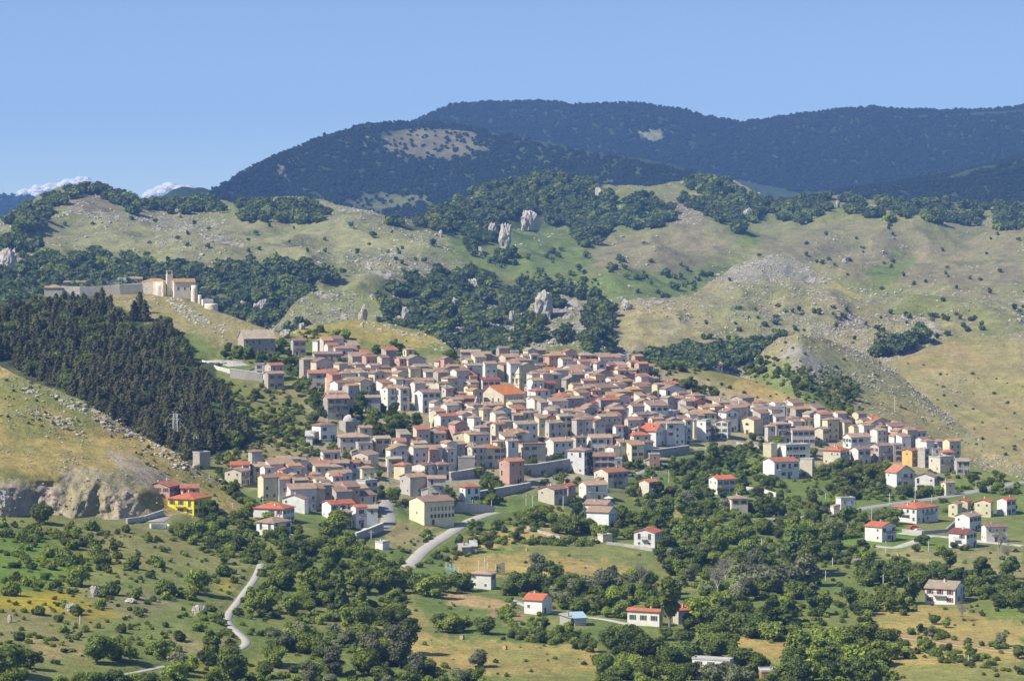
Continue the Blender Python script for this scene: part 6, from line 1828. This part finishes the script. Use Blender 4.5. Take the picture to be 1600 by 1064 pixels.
def on_road(x, y, r):      # also keeps the ground just in front of a lane open
    dy = RQ[:, 1] - y; return bool((((RQ[:, 0] - x) ** 2 + dy ** 2) < (RQ[:, 2] * .5 + r * .55) ** 2).any() or ((np.abs(RQ[:, 0] - x) < RQ[:, 2] * .4 + r * .5) & (dy > 0) & (dy < 16) & (RQ[:, 2] < 6) & (RQ[:, 2] > 5)).any())
def world_tree(q):
    p = hit(q[0], q[1])
    if p is None: return None
    r = q[2] * p[1] / F / 2
    if any((p[0] - a) ** 2 + (p[1] - c) ** 2 < (rr * .8 + r * .55) ** 2 for a, c, rr in HOUSEPTS) or on_road(p[0], p[1], r):
        return None
    return p
TR = []
for q in TREES:
    p = world_tree(q)
    if p: TR.append((q, p))
TR.sort(key=lambda z: (not z[0][5], -z[0][2])); CNT = {'t': 0}
stuffT = []; TSRC = []; TKEY = {}
for k, lst in CR.items():
    TKEY[k] = []
    for me in lst: TKEY[k].append(len(TSRC)); TSRC.append(me)
def mk(sh, lf):
    return (sh, lf) if (sh, lf) in CR else ('round', lf) if ('round', lf) in CR else ('round', 'green')
WORDS = dict(green='mid-green', dark='dark green', bright='bright green', grey='grey-green', heather='yellow-green', round='round', wide='spreading', egg='egg-shaped', tall='slender')
for q, p in TR:
    u, v, wd, sh, lf, man = q; k = mk(sh, lf); r = wd * p[1] / F / 2.15; s = r / (.72 if sh == 'egg' else .5 if sh == 'tall' else 1.05)
    if k[0] == 'egg' and sh == 'egg': r *= 1
    if CNT['t'] < 292 and -10 < u < 1610 and v < 1075:
        CNT['t'] += 1
        root = bpy.data.objects.new('broadleaf_tree', None); COL.objects.link(root); root.location = p; root.rotation_euler = (0, 0, rg.uniform(0, 6.3)); root.scale = (s, s, s * rg.uniform(.85, 1.05))
        obj('trunk', rg.choice(TRK), root); obj('crown', rg.choice(CR[k]), root, (0, 0, -.02))
        situate(root, f"{'large' if wd > 42 else 'small' if wd < 24 else 'medium'} {WORDS[sh]} {WORDS[lf]} tree", u, v - wd / 2, 'tree', 'trees of the valley and village edge')
    else: stuffT.append((p[0], p[1], p[2] - .1 * s, s, rg.uniform(0, 6.3), rg.choice(TKEY[k])))
for P, n in (([(560,570),(1000,580),(1100,650),(1000,740),(640,760),(560,690)], 46), ([(400,740),(620,740),(620,800),(420,790)], 14), ([(1080,650),(1300,680),(1480,735),(1300,715),(1100,700)], 14)):
    for u, v in rand_in(P, n, rg):
        p = hit(u, v)
        if p and not any((p[0] - a) ** 2 + (p[1] - c) ** 2 < (rr * .6 + 1.2) ** 2 for a, c, rr in HOUSEPTS):
            lf = rg.choice(['green', 'dark']); s = rg.uniform(2.2, 3.8); stuffT.append((p[0], p[1], p[2], s, rg.uniform(0, 6.3), rg.choice(TKEY[(rg.choice(['round', 'egg']) if lf == 'green' else 'round', lf)])))
# spruce, dead trees
for u, v, h_, lb in ((533,950,66,'pointed dark spruce in the slope wood below the village'), (898,806,34,'pointed dark spruce left of the long white villa'), (1000,782,24,'slim dark cypress in front of the buff gabled house'), (505,778,30,'slim dark conifer between the lower left houses')):
    p = hit(u, v); s = h_ * p[1] / F / 2.2; root = bpy.data.objects.new('spruce_tree', None); COL.objects.link(root); root.location = p; root.scale = (s, s, s); tag(root, lb, 'tree')
    obj('trunk', TRKP, root); obj('crown', SPRUCE, root)
for u, v, h_, lb in ((1000,915,50,'bare thin tree at the edge of the golden meadow'), (1122,928,62,'bare pale dead tree in the middle of the valley wood'), (1135,910,56,'pale leafless tree just behind the dead tree'), (1502,968,40,'bare rounded tree in front of the red-shuttered house'), (1560,862,52,'leafless grey tree right of the terraced white house'), (1575,880,44,'thin leafless tree at the right edge of the valley')):
    p = hit(u, v); s = h_ * p[1] / F / 2.0; root = bpy.data.objects.new('bare_tree', None); COL.objects.link(root); root.location = p; root.scale = (s, s, s); root.rotation_euler = (0, 0, u); tag(root, lb, 'tree')
    obj('trunk', DEAD, root); obj('crown', CR[('round', 'bare')][0], root, (0, 0, .5), 0, .62)
# shrubs
SH = []
def shr(P, n, a, c, ms): 
    for u, v in rand_in(P, n, rg): SH.append((u, v, rg.uniform(a, c), rg.choice(ms.split())))
for u, v, w_ in ((50,840,34),(30,870,30),(143,828,34),(198,832,20),(232,845,24),(257,862,16),(290,868,16),(205,888,36),(248,885,34),(175,930,34),(210,935,30),(257,930,44),(292,935,40),(330,955,24),(105,885,50),(75,870,30),(150,860,30),(120,960,30),(155,950,26),(70,905,20),(350,900,34),(365,910,24),(60,960,30),(15,930,40),(25,910,40),(330,1018,30),(360,1010,28),(270,845,14),(300,850,24),(317,860,20),(230,1020,30),(280,1000,30),(310,985,30),(345,975,26),(30,1000,26),(295,845,14),(110,830,30),(85,838,24),(160,870,20),(185,872,22),(232,700,12),(290,720,18),(310,732,16)):
    SH.append((u, v, w_, rg.choice(['green', 'dark', 'green', 'bright', 'heather'])))
shr([(0,820),(120,830),(180,880),(160,900),(60,900),(0,880)], 60, 12, 30, 'green bright green heather dark'); shr([(0,905),(130,900),(120,930),(0,925)], 25, 12, 26, 'green bright dark')
shr([(120,860),(220,850),(300,900),(300,950),(180,940),(110,930)], 26, 10, 26, 'green dark heather'); shr([(100,820),(400,860),(380,920),(330,960),(200,900)], 40, 6, 16, 'green dark heather')
shr([(0,940),(300,960),(360,990),(300,1040),(60,1040)], 50, 8, 22, 'green heather dark bright'); shr([(300,960),(350,960),(400,890),(420,930),(370,1000)], 26, 12, 22, 'green bright')
shr([(300,835),(400,835),(420,880),(380,880),(330,860)], 40, 14, 24, 'green bright dark'); shr([(400,980),(560,960),(620,1000),(560,1010),(420,1010)], 40, 14, 26, 'green bright grey')
shr([(820,840),(930,848),(930,856),(820,850)], 20, 8, 14, 'dark green'); shr([(1380,985),(1600,1015),(1600,1025),(1390,1000)], 26, 10, 18, 'dark green'); shr([(1400,1012),(1600,1045),(1600,1055),(1400,1025)], 34, 10, 20, 'green dark heather')
shr([(980,895),(1050,905),(1080,920),(1000,925)], 14, 8, 16, 'green heather'); shr([(640,880),(700,860),(770,850),(720,890)], 14, 8, 15, 'green'); shr([(1270,900),(1440,935),(1400,950),(1280,930)], 16, 8, 16, 'green dark')
shr([(1300,850),(1600,860),(1600,900),(1300,890)], 26, 7, 14, 'green dark'); shr([(560,840),(640,860),(640,880),(600,880)], 16, 8, 14, 'green heather'); shr([(780,945),(900,970),(920,1000),(800,990)], 20, 8, 18, 'green')
shr([(600,820),(700,830),(640,860)], 12, 5, 10, 'heather green')
shr([(398,872),(416,872),(408,905),(396,900)], 8, 12, 20, 'green dark'); shr([(386,925),(402,915),(378,960),(366,965)], 8, 12, 20, 'green dark'); shr([(350,960),(372,968),(408,996),(396,1004),(360,988)], 10, 11, 18, 'green dark bright')
allS = []
for u, v, w_, lf in SH:
    p = hit(u, v)
    if p is None or any((p[0] - a) ** 2 + (p[1] - c) ** 2 < (rr * .7) ** 2 for a, c, rr in HOUSEPTS) or on_road(p[0], p[1], 1.5): continue
    allS.append((u, v, w_, lf, p))
allS.sort(key=lambda z: -z[2]); nS = 0
for u, v, w_, lf, p in allS:
    s = w_ * p[1] / F / 2.3; k = ('bush', lf)
    if nS < 290 and u > -5:
        nS += 1; o = obj('shrub', rg.choice(CR[k]), None, (p[0], p[1], p[2] - .1 * s), rg.uniform(0, 6.3), (s, s, s * rg.uniform(.9, 1.35)))
        situate(o, f"{'broad' if w_ > 26 else 'small' if w_ < 14 else 'rounded'} {WORDS[lf]} shrub", u, v - w_ / 4, 'shrub', 'shrubs of the meadows')
    else: stuffT.append((p[0], p[1], p[2], s, rg.uniform(0, 6.3), rg.choice(TKEY[k])))
# low growth everywhere nobody would count
def undergrowth(P, n, a, c, ms, layers=None):
    for u, v in rand_in(P, n, rg):
        p = hit(u, v, layers)
        if p is None or any((p[0] - x) ** 2 + (p[1] - y) ** 2 < (rr * .8) ** 2 for x, y, rr in HOUSEPTS) or on_road(p[0], p[1], 1): continue
        stuffT.append((p[0], p[1], p[2] - .1, rg.uniform(a, c), rg.uniform(0, 6.3), rg.choice(TKEY[('bush', rg.choice(ms))])))
for P, n, _, _2 in BELT: undergrowth(P, int(n * 2.2), .9, 2.0, ['green', 'dark', 'green', 'bright'])
undergrowth([(350,600),(440,600),(540,690),(480,720),(420,700)], 150, .8, 2.0, ['green', 'heather', 'dark', 'green'], ('G',)); undergrowth([(320,700),(480,690),(560,715),(480,735),(380,740)], 70, .6, 1.4, ['green', 'heather', 'heather'], ('G',))
undergrowth([(1180,545),(1300,575),(1340,640),(1240,620),(1150,580)], 110, .8, 2, ['dark', 'green'], None); undergrowth([(1060,580),(1260,600),(1280,650),(1150,640)], 30, .6, 1.6, ['green', 'dark'])
undergrowth([(470,570),(1000,570),(1350,680),(1500,730),(1200,720),(1000,760),(640,800),(400,780)], 330, .7, 1.9, ['green', 'dark', 'green'], ('G',)); undergrowth([(0,570),(400,780),(300,790),(200,700),(0,660)], 60, .4, 1.0, ['green', 'heather', 'dark'], ('L1',))
undergrowth([(1190,530),(1600,740),(1600,600),(1400,560)], 60, .5, 1.5, ['green', 'dark']); undergrowth([(0,810),(400,850),(380,960),(0,1064)], 260, .4, 1.2, ['green', 'heather', 'bright', 'dark']); undergrowth([(600,870),(1600,860),(1600,1064),(600,1064)], 260, .4, 1.2, ['green', 'heather', 'dark'])
undergrowth([(1040,700),(1500,740),(1500,800),(1060,800)], 200, .8, 2.2, ['green', 'bright', 'dark', 'heather'])
scatter('valley_undergrowth', stuffT, TSRC, 'tangled bushes and small trees filling the belts of the valley', 'undergrowth')
print('TREES', len(TR), CNT, 'SHRUB', len(allS), nS, 'STUFF', len(stuffT))

# ------------------------------------------------------------------ clouds peeping over the far ridge
cm, t, b = mat('cloud_vapour', 1.0); b.inputs['Base Color'].default_value = (.92, .92, .94, 1); b.inputs['Specular IOR Level'].default_value = 0
tr = N(t, 'ShaderNodeBsdfTranslucent'); tr.inputs[0].default_value = (.9, .9, .93, 1); ms = N(t, 'ShaderNodeMixShader'); ms.inputs[0].default_value = .5
t.links.new(b.outputs[0], ms.inputs[1]); t.links.new(tr.outputs[0], ms.inputs[2]); t.links.new(ms.outputs[0], t.nodes['Material Output'].inputs[0])
def cloud(lobes, label):
    Y0 = 14500; bm_v = []; bm_f = []; off = 0; V0, F0 = ico(4)
    b = bpy.data.meshes.new('cloud'); bm = bmesh.new()
    for u, v, r in lobes:
        R = r * Y0 / F; c = Vector(((u - 800) / F * Y0, Y0 + random.uniform(-R, R) * .4, CH - (v - HZ) / F * Y0)); n = fbm(V0[:, 0] * 2.2 + u, V0[:, 1] * 2.2 + V0[:, 2] * 2.1, 2, int(u))
        W = V0 * (1 + .22 * n[:, None]) * np.array([R * 1.5, R * 1.5, R]) + np.array(c); bm_v.append(W); bm_f.append(F0 + off); off += len(W)
    b.from_pydata(np.vstack(bm_v).tolist(), [], np.vstack(bm_f).tolist()); b.materials.append(cm)
    o = obj('cloud', b); tag(o, label, 'cloud')
cloud([(60,303,13),(85,299,13),(108,294,14),(130,291,14),(38,304,8),(148,297,9)], 'white cloud top behind the far left ridge')
cloud([(240,309,12),(262,302,15),(285,304,15),(310,307,13),(335,309,12)], 'faint white cloud between the left ridge and the mountain')
finish_labels()
